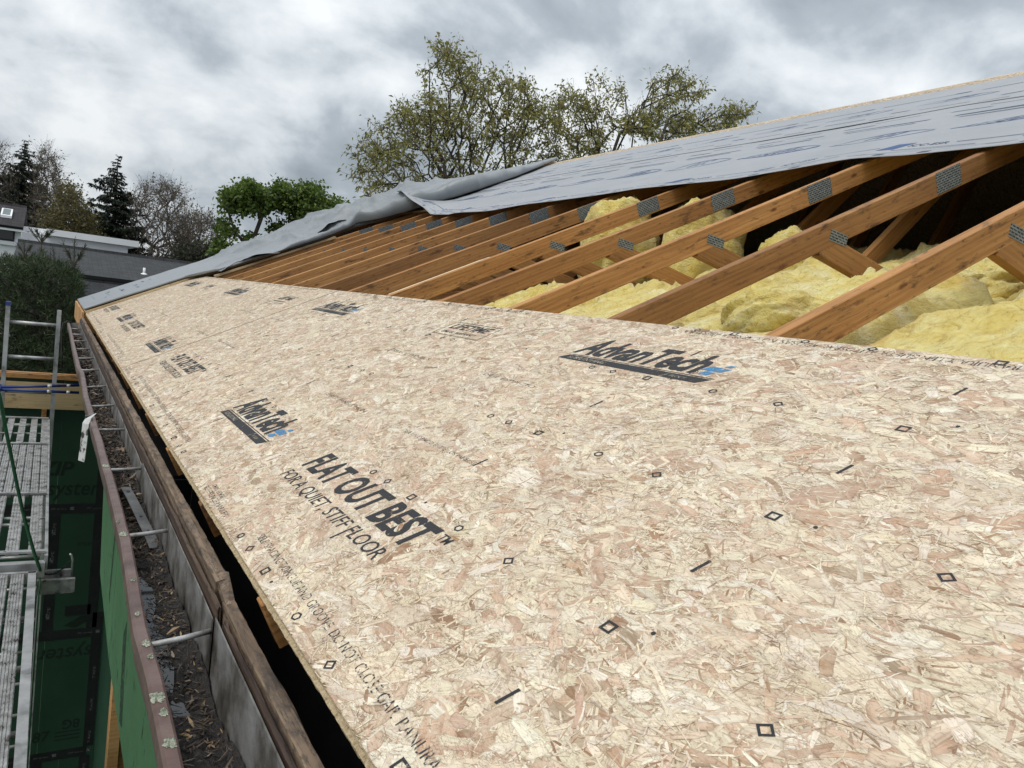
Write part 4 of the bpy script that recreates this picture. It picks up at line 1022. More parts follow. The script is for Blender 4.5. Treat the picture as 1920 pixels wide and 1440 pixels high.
for y, dx, r, s in ((1.145, -.002, .0135, 1), (1.02, .001, .010, 2), (1.10, .003, .007, 3), (1.325, .003, .008, 4), (1.275, .004, .006, 5), (1.92, -.001, .010, 6), (2.02, -.006, .005, 7), (1.45, .0, .005, 8), (2.62, 0, .012, 9), (1.62, .002, .005, 10)): lichen_patch(y, dx, r, s)

# debris in the trough
ny, nx = 900, 15
gy = np.concatenate([np.linspace(-1.4, 3.2, 620), np.linspace(3.21, 9.0, ny - 620)])
GY, GT = np.meshgrid(gy, np.linspace(0, 1, nx), indexing='ij')
GX = lipx(GY) + .012 + GT * (-.058 - lipx(GY) - .012)
gh = -.172 + .030 * fbm(GY * 4.0, GT * 1.1, 401, 3) + .016 * fbm(GY * 22, GT * 2.6, 411, 4, .6) - .012 * np.sin(GT * PI)
dry = np.clip((GY - 2.0) / 1.0, 0, 1) * .012
gh = np.minimum(gh + dry - .006, -.128)
soil = obj('gutter_debris', np.stack([GX, GY, gh], -1).reshape(-1, 3), gridF(ny, nx)[:, ::-1], M['soil'], smooth=True)
tag(soil, 'wet black debris filling the gutter trough', 'debris', kind='stuff')
def soil_z(x, y):
    t = np.clip((x - lipx(y) - .012) / (-.058 - lipx(y) - .012), 0, 1)
    h = -.178 + .030 * fbm(y * 4.0, t * 1.1, 401, 3) + .016 * fbm(y * 22, t * 2.6, 411, 4, .6) - .012 * np.sin(t * PI)
    return np.minimum(h + np.clip((y - 2.0), 0, 1) * .012, -.128)
def litter(N, ylo, yhi, lr, wr, cols, seed, zoff=.002, tilt=.35):
    r = np.random.default_rng(seed); y = ylo + (yhi - ylo) * r.random(N); t = r.random(N); x = lipx(y) + .016 + t * (-.062 - lipx(y) - .018)
    L = lr[0] + (lr[1] - lr[0]) * r.random(N) ** 2; w = wr[0] + (wr[1] - wr[0]) * r.random(N); a = r.uniform(0, PI, N)
    d = np.stack([np.cos(a), np.sin(a), r.normal(0, tilt * .6, N)], 1); d /= np.linalg.norm(d, axis=1)[:, None]
    nrm = np.stack([r.normal(0, tilt, N), r.normal(0, tilt, N), np.ones(N)], 1); sd_ = np.cross(nrm, d); sd_ /= np.linalg.norm(sd_, axis=1)[:, None]
    c = np.stack([x, y, soil_z(x, y) + zoff + r.random(N) * .006], 1)
    bend = np.cross(d, sd_) * (L * r.uniform(-.2, .2, N))[:, None]
    k = [(-1, -.35), (-1, .35), (0, 1), (0, -1), (1, -.25), (1, .25)]
    V = np.stack([c + d * (L / 2)[:, None] * p[0] + sd_ * (w / 2)[:, None] * p[1] + (bend if p[0] == 0 else 0) for p in k], 1)
    V[:, :, 0] = np.clip(V[:, :, 0], (lipx(y) + .011)[:, None], -.0585)
    cc = np.asarray(cols)[r.integers(0, len(cols), N)] * r.uniform(.7, 1.15, (N, 1)); C = np.ones((N, 6, 4)); C[:, :, :3] = cc[:, None]
    F = (np.arange(N)[:, None, None] * 6 + np.array([(0, 3, 2, 1), (3, 4, 5, 2)])[None]).reshape(-1, 4)
    return V.reshape(-1, 3), F, C.reshape(-1, 4)
LIT = [(.30, .19, .09), (.20, .13, .065), (.36, .25, .14), (.10, .07, .045), (.10, .072, .05), (.07, .05, .037), (.26, .20, .15)]
DRK = [(.020, .016, .013), (.030, .023, .018), (.055, .042, .032), (.022, .018, .015), (.085, .064, .046), (.14, .105, .078), (.070, .054, .042)]
parts = [litter(380, .55, 2.1, (.006, .030), (.0015, .006), LIT, 1), litter(1500, .55, 2.1, (.008, .045), (.001, .004), DRK, 2), litter(1700, 2.0, 4.2, (.010, .06), (.001, .007), DRK + LIT[3:], 3, .004, .6), litter(260, 2.0, 4.5, (.01, .04), (.003, .010), LIT, 5, .006, .6),
         litter(2600, 4.0, 9.0, (.02, .10), (.002, .014), DRK + [(.22, .17, .13), (.30, .25, .20)], 4, .006, .7)]
VV, FF, CC, n0 = [], [], [], 0
for V, F, C in parts: VV.append(V); FF.append(F + n0); CC.append(C); n0 += len(V)
lt = obj('leaf_litter', np.concatenate(VV), np.concatenate(FF), M['litter'], attrs={'lcol': ('FLOAT_COLOR', np.concatenate(CC))})
tag(lt, 'dry leaf scraps and twigs scattered over the gutter debris', 'leaf litter', kind='stuff')
def puddle(y0, y1, t0, t1, z, seed):
    n = 30; a = np.linspace(0, 2 * PI, n, endpoint=False); rr = 1 + .5 * fbm(np.cos(a) * 1.6 + seed, np.sin(a) * 1.6, seed, 3)
    y = (y0 + y1) / 2 + np.sin(a) * rr * (y1 - y0) / 2; t = np.clip((t0 + t1) / 2 + np.cos(a) * rr * (t1 - t0) / 2, .01, .97); x = lipx(y) + .012 + t * (-.058 - lipx(y) - .012)
    o = obj('puddle', np.stack([x, y, np.full(n, z)], 1), [tuple(range(n))], M['water']); o['kind'] = 'structure'; return o
puddle(1.30, 1.62, .03, .55, -.187, 3); puddle(1.62, 1.86, .03, .5, -.187, 9); puddle(1.10, 1.28, .05, .55, -.188, 15)

# strap lying in the gutter
def strap(name, label, mat, pts, w, up, cat):
    m = MB(); P = np.asarray(pts, float); T = np.gradient(P, axis=0); T /= np.linalg.norm(T, axis=1)[:, None]
    u = np.asarray(up, float); S = np.cross(T, u); S /= np.linalg.norm(S, axis=1)[:, None]; Nn = np.cross(S, T)
    n = len(P); V = np.concatenate([P - S * w / 2, P + S * w / 2, P + S * w / 2 - Nn * .002, P - S * w / 2 - Nn * .002])
    F = []
    for i in range(n - 1):
        F += [(i, n + i, n + i + 1, i + 1), (2 * n + i, 3 * n + i, 3 * n + i + 1, 2 * n + i + 1), (n + i, 2 * n + i, 2 * n + i + 1, n + i + 1), (3 * n + i, i, i + 1, 3 * n + i + 1)]
    F += [(0, 3 * n, 2 * n, n), (n - 1, 2 * n - 1, 3 * n - 1, 4 * n - 1)]
    return m.add(V, F), None
sm_, _ = strap('', '', None, [(-.100, 2.52, -.150), (-.093, 2.40, -.151), (-.084, 2.2, -.154), (-.076, 2.06, -.160), (-.072, 1.99, -.166)], .026, (0, 0, 1), '')
so2 = sm_.obj('metal_strap', M['dark_strap']); tag(so2, 'flat grey metal strap lying lengthwise in the gutter debris', 'strap')
hm = MB()
for (x, y, z, r) in ((-.097, 2.47, -.1490, .007), (-.085, 2.22, -.1520, .005), (-.078, 2.10, -.1565, .004)):
    a = np.linspace(0, 2 * PI, 10, endpoint=False); hm.add(np.stack([x + r * .8 * np.cos(a), y + r * 1.6 * np.sin(a), np.full(10, z + .0008)], 1), [tuple(range(10))])
hm.obj('bolt_hole', M['tape'], so2)
# scuffed white strap hanging outside the lip
y1 = 3.43
hp = [(-.152, y1 + .02, -.098), (-.170, y1, -.104), (-.178, y1 - .004, -.125), (-.179, y1 - .006, -.17), (-.181, y1 - .008, -.22), (-.184, y1 - .01, -.275)]
sm2, _ = strap('', '', None, hp, .042, (-1, -.55, .1), '')
hs = sm2.obj('hanging_strap', M['white_scuffed']); tag(hs, 'scuffed white metal strap hanging outside the gutter lip', 'strap')
MB().tube([(-.172, y1 + .05, -.12), (-.178, y1 + .055, -.20), (-.176, y1 + .04, -.10), (-.150, y1 + .02, -.093)], .004, 8).obj('wire_loop', M['galv'], hs)
MB().tube([(-.150, 9.03, -.10), (-.19, 9.05, -.10), (-.205, 9.06, -.15), (-.196, 9.0, -.30), (-.185, 8.9, -.42)], .006, 8)
wt = MB().tube([(-.120, 9.03, -.105), (-.165, 9.02, -.095), (-.20, 9.0, -.12), (-.205, 8.98, -.22), (-.192, 8.9, -.42), (-.180, 8.85, -.55)], .007, 8).obj('loose_wire', M['black'], smooth=True)
tag(wt, 'loose dark wire hanging from the far end of the gutter', 'wire')

# =================================================================== WALLS BELOW THE EAVE
band = thing('eave_sheathing', 'bright green sheathing band just below the gutter', 'sheathing', (0, 0, 0))
for j, (a, b, e) in enumerate(((-1.5, 2.395, 0), (2.40, 2.98, 1))):
    zl = -.64
    V = [(-.118, a, zl), (-.118, b, zl + (.06 if e else 0)), (-.118, b + (.18 if e else 0), -.225), (-.118, a, -.225), (-.106, a, zl), (-.106, b, zl + (.06 if e else 0)), (-.106, b + (.18 if e else 0), -.225), (-.106, a, -.225)]
    o = obj('sheathing_panel', V, [(0, 3, 2, 1), (4, 5, 6, 7), (0, 1, 5, 4), (1, 2, 6, 5), (2, 3, 7, 6), (3, 0, 4, 7)], M['green'], band)
fx = Flat()
rr = random.Random(9)
for j in range(60):
    fx.add(quad(0, rr.uniform(.002, .006), 0, rr.uniform(.01, .05), rr.uniform(-.005, .005)), (rr.uniform(.8, 2.9), rr.uniform(-.60, -.26)))
fx.add((np.array([(1.95, -.60), (2.02, -.62), (2.08, -.42), (2.02, -.36)]), [(0, 1, 2, 3)])); fx.add((np.array([(2.5, -.3), (2.54, -.3), (2.56, -.5), (2.53, -.52)]), [(0, 1, 2, 3)]))
fx.obj('scuff_mark', M['scuff'], band, lambda P: np.stack([np.full(len(P), -.1188), P[:, 0], P[:, 1]], 1))['kind'] = 'stuff'
MB().box(-.104, .32, -1.5, 2.955, -.615, -.60).obj('soffit_board', M['tape'], band); MB().box(-.115, .32, 2.957, 9.05, -.236, -.222).obj('soffit_board', M['tape'], band)  # soffits coloured black to paint the shade below the deck edge
ps = thing('wall_stud', 'orange wall stud standing below the green band', 'stud')
MB().box(-.028, .010, 3.18, 3.27, GROUND, -.70).obj('stud_face', M['cedar'], ps)
MB().box(.0105, .045, 3.20, 3.29, GROUND, -.70).obj('shaded_stud_side', M['chord'], ps)  # same stud; darker wood puts the shade into its right side
hw = MB(); hw.box(.33, .45, -3, 11.2, GROUND, .0); o = hw.obj('house_wall', M['green_shaded']); o['kind'] = 'structure'

# green wall that closes the view at the far end, with black taped seams
WY = 8.30
wall = thing('taped_wall', 'shade-darkened green sheathed wall with black taped seams, below the gutter', 'wall', (0, 0, 0))
ZS = [-.55, -1.845, -3.11, -4.36, GROUND]
XS = [[-2.0, -.16, .33], [-2.0, -.125, .33], [-2.0, -.17, .33], [-2.0, .02, .33]]
for r in range(4):
    for k in range(2):
        MB().box(XS[r][k] + .001, XS[r][k + 1] - .001, WY, WY + .012, ZS[r + 1] + .001, ZS[r] - .001).obj('sheathing_panel', M['green_shaded'], wall)
def tape(x0, x1, z0, z1, lift=.0015):
    MB().box(x0, x1, WY - lift - .0008, WY - lift, z0, z1).obj('seam_tape', M['tape'], wall)
for r in range(1, 4): tape(-2.0, .26 if r != 2 else .22, ZS[r] - .048, ZS[r] + .048)
tape(-.205, -.115, ZS[2] + .049, ZS[1] - .049); tape(-.215, -.125, ZS[4], ZS[3] - .049)
tape(.172, .262, ZS[2] + .049, ZS[1] + .38, .0028); tape(.225, .315, ZS[3] + .049, ZS[2] + .20, .0028); tape(.20, .29, GROUND, ZS[3] - .049, .0028)
tape(-.02, .20, -2.92, -2.82, .0028)
wp, tp = Flat(), Flat()
wp.add(text_shape('system', .50, .17, .2, .012), (-.245, -1.76)); wp.add(text_shape('ZIP', .30, .14, .2, .03), (-.33, -1.52))
wp.add(text_shape('system', .55, .165, .2, .012), (.245, -3.20), rot=PI)
wp.add(text_shape('8G', .15, .10, .0, .02), (.18, -4.00), rot=PI); wp.add(quad(0, .22, 0, .012), (-.03, -4.13)); wp.add(quad(0, .22, 0, .012), (-.03, -4.17)); wp.add(quad(0, .22, 0, .012), (-.03, -4.21))
wp.add((np.array([(-.02, -3.02), (.12, -2.93), (.20, -2.93), (.20, -2.98), (.08, -3.05)]), [(0, 1, 2, 3, 4)])); wp.add(text_shape('PSF', .12, .035), (.05, -2.22))
wp.add(text_shape('87', .15, .11, .1, .02), (-.22, -4.20))
wp.objs('wall_lettering', M['wall_print'], wall, lambda P: np.stack([P[:, 0], np.full(len(P), WY - .001), P[:, 1]], 1))
for r in range(1, 4):
    for x in np.arange(-1.1, .18, .30):
        if r != 2 or x < -.22 or x > .0: tp.add(text_shape('ZIP system', .13, .020, .15, .006), (x, ZS[r] - .012)); tp.add(quad(0, .035, 0, .03), (x + .16, ZS[r] - .012))
for z in np.arange(-2.95, -2.0, .28): tp.add(text_shape('TAPE', .13, .025, .1, .006), (-.145, z), rot=PI / 2); tp.add(quad(0, .030, 0, .045), (-.178, z + .02))
for z in np.arange(-5.3, -3.5, .34): tp.add(text_shape('TAPE', .13, .022, .1, .006), (.26 if z < -4.4 else .285, z), rot=PI / 2)
tp.objs('tape_lettering', M['tape_print'], wall, lambda P: np.stack([P[:, 0], np.full(len(P), WY - .0042), P[:, 1]], 1))
# beam on top of that wall
beam = thing('header_beam', 'pale plywood faced beam across the view behind the ladder', 'beam')
MB().box(-2.0, .30, WY - .05, WY + .11, -.875, -.632).obj('beam_face', M['ply'], beam)
MB().box(-2.0, .30, WY - .045, WY + .12, -.596, -.555).obj('top_plate', M['chord'], beam)
MB().box(-.33, -.29, WY - .052, WY + .0, -.97, -.8755).obj('block', M['chord'], beam)

# =================================================================== LADDER, PLANKS, RIGGING
LY = 8.02
lad = thing('ladder', 'aluminium extension ladder standing at the end of the planks, one blue cap', 'ladder', (0, LY, GROUND))
LXR, LXL = -.247, -.632
def rail(x, ztop):
    m = MB(); m.box(x - .017, x + .017, LY - .031, LY - .027, GROUND, ztop); m.box(x - .017, x + .017, LY + .027, LY + .031, GROUND, ztop)
    m.box(x - .003, x + .003, LY - .027, LY + .027, GROUND, ztop)
    V = np.concatenate(m.V) - np.array((0, LY, GROUND)); return obj('rail', V, m.F, M['alu'], lad)
rail(LXR, .065); rail(LXL, .065)
for j in range(19):
    z = -.075 - .305 * j
    if z < GROUND + .1: break
    MB().tube([(LXL + .0035, 0, z - GROUND), (LXR - .0035, 0, z - GROUND)], .0165, 10).obj('rung', M['alu'], lad, smooth=True)
MB().box(LXL - .019, LXL + .019, -.034, .034, .067 - GROUND, .10 - GROUND).obj('end_cap', M['blue'], lad)
so3 = thing('ladder_standoff', 'two blue poles with scuffed white bands reaching from the ladder to the eave', 'standoff')
for (a, b) in (((-.66, 7.93, -.645), (-.05, 7.95, -.595)), ((-.66, 7.90, -.66), (-.05, 7.90, -.655))):
    a = np.array(a); b = np.array(b)
    MB().tube([a, b], .0125, 12).obj('pole', M['blue'], so3, smooth=True)
    for f, w in ((.62, .055), (.86, .045)):
        MB().tube([a + (b - a) * (f - w / 2), a + (b - a) * (f + w / 2)], .0131, 12).obj('white_band', M['white_scuffed'], so3, smooth=True)
MB().tube([(-.655, 7.86, -.66), (-.655, 7.97, -.64)], .020, 12).obj('pivot', M['blue'], so3, smooth=True)

PZ = -.90
pk = thing('scaffold_plank', 'far ribbed aluminium scaffold plank with open slatted ends', 'scaffold plank', (0, 0, 0), group='aluminium scaffold planks')
XR, XL = -.272, -.83
def slats(xs, y0, y1, w, mat='alu_dirty', ribs=0, z=PZ):
    for x in xs:
        m = MB(); m.box(x - w / 2, x + w / 2, y0, y1, z - .022, z)
        for r in range(ribs):
            q = x - w / 2 + w * (r + .5) / ribs; m.box(q - .003, q + .003, y0 + .002, y1 - .002, z + .0002, z + .0035)
        m.obj('slat', M[mat], pk)
def cross(y, w=.03, z=PZ, par=None, x0=XL, x1=XR):
    MB().box(x0, x1, y - w / 2, y + w / 2, z + .0045, z + .014).obj('cross_bar', M['alu'], par or pk)
slats([-.300, -.377, -.46, -.545, -.65, -.74], 6.77, 7.86, .046)
slats(np.arange(-.292, -.82, -.046), 5.30, 6.72, .0405, ribs=3)
slats([-.318, -.410, -.50, -.60, -.70], 4.22, 5.25, .055, ribs=4)
for y in (7.86, 6.745, 5.275, 4.19): cross(y)
MB().box(XL, XR, 7.30, 7.33, PZ - .03, PZ - .0225).obj('cross_bar', M['alu_dirty'], pk); MB().box(XL, XR, 4.86, 4.89, PZ - .03, PZ - .0225).obj('cross_bar', M['alu_dirty'], pk)
MB().box(-.277, -.262, 4.15, 7.88, PZ - .075, PZ - .0005).obj('side_rail', M['alu'], pk)
MB().box(XL - .015, XL - .001, 4.15, 7.88, PZ - .075, PZ - .0005).obj('side_rail', M['alu'], pk)
MB().box(XL, XR, 4.125, 4.17, PZ - .10, PZ - .03).obj('end_plate', M['alu'], pk)
for y in (7.86, 6.745, 5.275, 4.19):
    for x in np.arange(-.32, -.8, -.12):
        MB().tube([(x, y, PZ + .0142), (x, y, PZ + .0175)], .006, 8).obj('rivet', M['alu'], pk)
PZ2 = -.955
p2 = thing('scaffold_plank', 'near aluminium scaffold plank with a ribbed deck and a plain side rail', 'scaffold plank', (0, 0, 0), group='aluminium scaffold planks')
MB().box(-.338, -.306, .0, 4.08, PZ2 - .05, PZ2 + .004).obj('side_rail', M['alu'], p2)
for j, x in enumerate(np.arange(-.378, -.86, -.062)):
    m = MB(); m.box(x - .026, x + .026, .0, 4.06, PZ2 - .02, PZ2)
    for r in range(5): q = x - .021 + .0105 * r; m.box(q - .0025, q + .0025, .002, 4.055, PZ2 + .0002, PZ2 + .004)
    m.obj('slat', M['alu_dirty'], p2)
for y in np.arange(.4, 4.1, .46): MB().tube([(-.86, y, PZ2 - .036), (-.304, y, PZ2 - .036)], .012, 8).obj('cross_bar', M['alu'], p2, smooth=True)
MB().box(-.86, -.302, 4.062, 4.085, PZ2 - .05, PZ2 + .004).obj('end_plate', M['alu'], p2)
# bracket that carries the plank ends, with its chain
br = thing('plank_bracket', 'grey metal bracket with an upright pin holding the plank ends', 'bracket')
MB().box(-.30, -.138, 4.20, 4.225, -1.115, -1.045).obj('front_plate', M['alu_dirty'], br)
MB().box(-.30, -.15, 4.31, 4.33, -1.115, -1.035).obj('back_plate', M['alu_dirty'], br)
MB().box(-.30, -.139, 4.2255, 4.3095, -1.114, -1.108).obj('base_plate', M['alu_dirty'], br)
MB().tube([(-.152, 4.27, -1.107), (-.152, 4.27, -.97), (-.160, 4.27, -.945), (-.168, 4.27, -.94)], .0055, 10).obj('pin', M['alu'], br, smooth=True)
ch = MB()
pts = np.stack([np.linspace(-.285, -.160, 15), np.linspace(4.24, 4.26, 15), -1.0 - .045 * np.sin(np.linspace(0.35, PI - .1, 15)) + np.linspace(0, .035, 15)], 1)
for i in range(14):
    a, b = pts[i], pts[i + 1]; d = (b - a); d /= np.linalg.norm(d); sd_ = np.array((0, 1.0, 0)) if i % 2 else np.cross(d, (0, 1.0, 0)); c = (a + b) / 2
    th_ = np.linspace(0, 2 * PI, 11); lp = c + np.cos(th_)[:, None] * d * .0078 + np.sin(th_)[:, None] * sd_ * .0042
    ch.tube(lp, .0014, 6, False)
co_ = ch.obj('chain', M['black'], smooth=True); tag(co_, 'short dark chain sagging across the plank bracket', 'chain')
# green cord
cp = [aty(px, py, yy) for px, py, yy in ((-14, 700, 3.9), (0, 745, 3.95), (10, 800, 4.0), (22, 860, 4.05), (33, 915, 4.08), (44, 965, 4.1), (55, 1005, 4.11), (65, 1040, 4.12), (76, 1070, 4.13))]
cp = np.array(cp); tt = np.linspace(0, len(cp) - 1, 40); cps = np.stack([np.interp(tt, np.arange(len(cp)), cp[:, k]) for k in range(3)], 1)
tail = np.stack([np.full(20, cps[-1, 0]) + .004 * np.sin(np.linspace(0, 3, 20)), np.full(20, cps[-1, 1]), np.linspace(cps[-1, 2] - .03, GROUND + .02, 20)], 1)
tag(MB().tube(cps, .0075, 8).tube(tail, .0038, 6).obj('cord', M['cord'], smooth=True), 'green cord swinging down over the planks and hanging past the bracket', 'cord')

# =================================================================== NEIGHBOURING HOUSES
def xmat(o, ang): o.rotation_euler = (0, 0, ang)
nh = thing('shingled_house', 'long low house with a grey shingle roof and a white vent pipe', 'house', (0, 34, GROUND))
def nhobj(name, V, F, mat): V = np.asarray(V, float) - np.array((0, 34, GROUND)); return obj(name, V, F, mat, nh)
x0, x1 = -1.45, 9.0
def roofplane(name, y0, z0, y1, z1, mat, par, ox=0, oy=34, oz=GROUND, x0=x0, x1=x1, t=.12):
    L = math.hypot(y1 - y0, z1 - z0); me = mesh_np(name, boxv(x0, x1, 0, L, -t, 0), BOXF, mat)
    return link(name, me, par, (0 - ox, y0 - oy, z0 - oz), (math.atan2(z1 - z0, y1 - y0), 0, 0))
roofplane('roof', 29.6, .16, 34, 1.03, M['shingle'], nh)
roofplane('roof', 38.5, .1, 34.0, 1.02, M['shingle'], nh)
roofplane('lower_roof', 26.2, -1.35, 29.5, -.05, M['shingle_dark'], nh)
nhobj('wall', boxv(x0 + .3, x1 - .3, 29.5, 38, GROUND, .02), BOXF, M['shingle_dark']); nhobj('front_wall', boxv(x0 + .3, x1 - .3, 26.8, 29.49, GROUND, -1.22), BOXF, M['shingle_dark'])
vp = aty(270, 512, 30.9)
vt = MB(); vt.tube([(vp[0], 30.9, .36), (vp[0], 30.9, .64)], .042, 12); V = np.concatenate(vt.V) - np.array((0, 34, GROUND)); obj('vent_pipe', V, vt.F, M['white'], nh, smooth=True)
vt = MB(); vt.tube([(vp[0], 30.9, .36), (vp[0], 30.9, .42), (vp[0], 30.9, .45)], [.13, .11, .05], 12); V = np.concatenate(vt.V) - np.array((0, 34, GROUND)); obj('vent_flashing', V, vt.F, M['white'], nh)
wh = thing('white_addition', 'white flat roofed addition with two stepped fascias behind the grey roof', 'house', (0, 39, GROUND))
def whobj(name, b, mat): b = list(b); b[2] -= 39; b[3] -= 39; b[4] -= GROUND; b[5] -= GROUND; return MB().box(*b).obj(name, M[mat], wh)
pA = aty(258, 458, 37.5); pB = aty(40, 436, 38.2); pC = aty(215, 458, 38.2); pD = aty(240, 470, 37.7)
whobj('wall', (-2.0, float(pD[0]), 37.8, 44, GROUND, float(pA[2]) - .14), 'white')
whobj('lower_fascia', (-.6, float(pA[0]) + .05, 37.5, 44.2, float(pA[2]) - .13, float(pA[2]) + .13), 'white')
whobj('upper_wall', (-2.0, float(pC[0]) - .2, 38.6, 44, float(pA[2]) + .131, float(pB[2]) - .2), 'white')
whobj('upper_fascia', (-2.0, float(pC[0]), 38.2, 44.3, float(pB[2]) - .20, float(pB[2]) + .06), 'white')
dh = thing('dormer_house', 'white house with a dark steep roof, skylight and one black window', 'house', (-3, 37, GROUND))
def dhobj(name, b, mat, par=None): b = list(b); b[0] += 3; b[1] += 3; b[2] -= 37; b[3] -= 37; b[4] -= GROUND; b[5] -= GROUND; return MB().box(*b).obj(name, M[mat], par or dh)
hA = aty(38, 460, 36.8); eL = aty(44, 427, 36.6)
dhobj('wall', (-9, float(hA[0]), 36.8, 42, GROUND, float(eL[2]) - .1), 'white')
dhobj('eave', (-9, float(eL[0]) + .06, 36.45, 36.799, float(eL[2]) - .18, float(eL[2]) - .02), 'white')
dhobj('sill_band', (-9, float(hA[0]) + .05, 36.7, 36.799, float(hA[2]) - .05, float(hA[2]) + .10), 'white')
rt = aty(36, 388, 39.0)
roofplane('roof', 36.4, float(eL[2]), 39.0, float(rt[2]), M['shingle_brown'], dh, -3, 37, GROUND, -9, float(eL[0]), .1)
roofplane('roof', 41.8, float(eL[2]), 39.02, float(rt[2]), M['shingle_brown'], dh, -3, 37, GROUND, -9, float(eL[0]), .1)
w0 = aty(-6, 425, 36.8); w1 = aty(27, 453, 36.8)
wf = dhobj('window', (float(w0[0]), float(w1[0]), 36.74, 36.795, float(w1[2]), float(w0[2]) - .04), 'black')
dhobj('pane', (float(w0[0]) + .06, float(w1[0]) - .06, 36.733, 36.7395, float(w1[2]) + .06, float(w0[2]) - .1), 'glass', wf)
sk0 = aty(4, 393, 38.2); sk1 = aty(22, 408, 37.4)
slope = (float(rt[2]) - float(eL[2])) / 2.6
def sk(y): return float(eL[2]) + (y - 36.4) * slope
V = [(x + 3, y - 37, sk(y) + d - GROUND) for d in (.02, .12) for x, y in ((sk0[0], 37.25), (sk1[0], 37.25), (sk1[0], 38.15), (sk0[0], 38.15))]
skf = obj('skylight', V, BOXF, M['white'], dh)
V = [(x + 3, y - 37, sk(y) + d - GROUND) for d in (.121, .13) for x, y in ((sk0[0] + .06, 37.33), (sk1[0] - .06, 37.33), (sk1[0] - .06, 38.07), (sk0[0] + .06, 38.07))]
obj('pane', V, BOXF, M['skylight'], skf)

# =================================================================== TREES
def in_poly(P, poly):
    poly = np.asarray(poly, float); x, y = P[:, 0], P[:, 1]; c = np.zeros(len(P), bool); j = len(poly) - 1
    for i in range(len(poly)):
        xi, yi = poly[i]; xj, yj = poly[j]
        c ^= ((yi > y) != (yj > y)) & (x < (xj - xi) * (y - yi) / (yj - yi + 1e-9) + xi); j = i
    return c
def sample_crown(poly, D, thick, N, rng, clump=0.0, seed=0):
    poly = np.asarray(poly, float); lo, hi = poly.min(0), poly.max(0); out = np.zeros((0, 2))
    while len(out) < N:
        P = lo + (hi - lo) * rng.random((N * 4, 2)); P = P[in_poly(P, poly)]
        if clump: P = P[fbm(P[:, 0] / 34.0, P[:, 1] / 34.0, seed, 3) > clump * rng.random(len(P)) - .12]
        out = np.concatenate([out, P])
    out = out[:N]; cx = (lo[0] + hi[0]) / 2; w = (hi[0] - lo[0]) / 2
    dep = np.sqrt(np.clip(1 - ((out[:, 0] - cx) / (w * 1.02)) ** 2, .05, 1)) * thick
    return at(out[:, 0], out[:, 1], D + rng.uniform(-1, 1, N) * dep)
def grow(start, pts, bf, rng, step, jit):
    """Joins crown points to the trunk one after another, nearest first, and bends each joint a little."""
    nodes = [np.asarray(p, float) for p in start]; par = [-1] + list(range(len(start) - 1)); pl = [0.0]
    for i in range(1, len(start)): pl.append(pl[-1] + np.linalg.norm(nodes[i] - nodes[i - 1]))
    cap = len(start) + len(pts) * 8 + 10
    A = np.zeros((cap, 3)); A[:len(nodes)] = nodes; PLn = np.zeros(cap); PLn[:len(nodes)] = pl; PR = np.zeros(cap, int); PR[:len(nodes)] = par; n = len(nodes)
    root = A[len(start) - 1]
    lead = max(1, len(start) // 3)
    for p in pts[np.argsort(np.linalg.norm(pts - root, axis=1))]:
        d = np.linalg.norm(A[lead:n] - p, axis=1); k = int(np.argmin(d + bf * PLn[lead:n])) + lead; dd = d[k - lead]
        m = int(min(7, max(1, dd / step))); prev = k; a = A[k].copy()
        for i in range(1, m + 1):
            q = a + (p - a) * i / m
            if i < m: q = q + rng.normal(0, jit * dd / m, 3) + np.array((0, 0, -.10 * dd * math.sin(PI * i / m)))
            A[n] = q; PR[n] = prev; PLn[n] = PLn[prev] + np.linalg.norm(q - A[prev]); prev = n; n += 1
    A = A[:n]; PR = PR[:n]; cnt = np.zeros(n); ch = np.bincount(PR[1:], minlength=n); cnt[ch == 0] = 1
    for i in range(n - 1, 0, -1): cnt[PR[i]] += cnt[i]
    return A, PR, cnt, ch
def prisms(A, B, ra, rb, k=4):
    d = B - A; L = np.linalg.norm(d, axis=1); ok = L > 1e-5; A, B, ra, rb, d, L = A[ok], B[ok], ra[ok], rb[ok], d[ok], L[ok]; d = d / L[:, None]
    ref = np.where(np.abs(d[:, 2:3]) > .9, np.array([[1.0, 0, 0]]), np.array([[0, 0, 1.0]])); u = np.cross(d, ref); u /= np.linalg.norm(u, axis=1)[:, None]; w = np.cross(d, u)
    a = np.linspace(0, 2 * PI, k, endpoint=False); off = np.cos(a)[None, :, None] * u[:, None] + np.sin(a)[None, :, None] * w[:, None]
    V = np.concatenate([A[:, None] + off * ra[:, None, None], B[:, None] + off * rb[:, None, None]], 1)
    j = np.arange(k); f = np.stack([j, (j + 1) % k, k + (j + 1) % k, k + j], 1)
    F = (np.arange(len(A))[:, None, None] * 2 * k + f[None]).reshape(-1, 4); return V.reshape(-1, 3), F
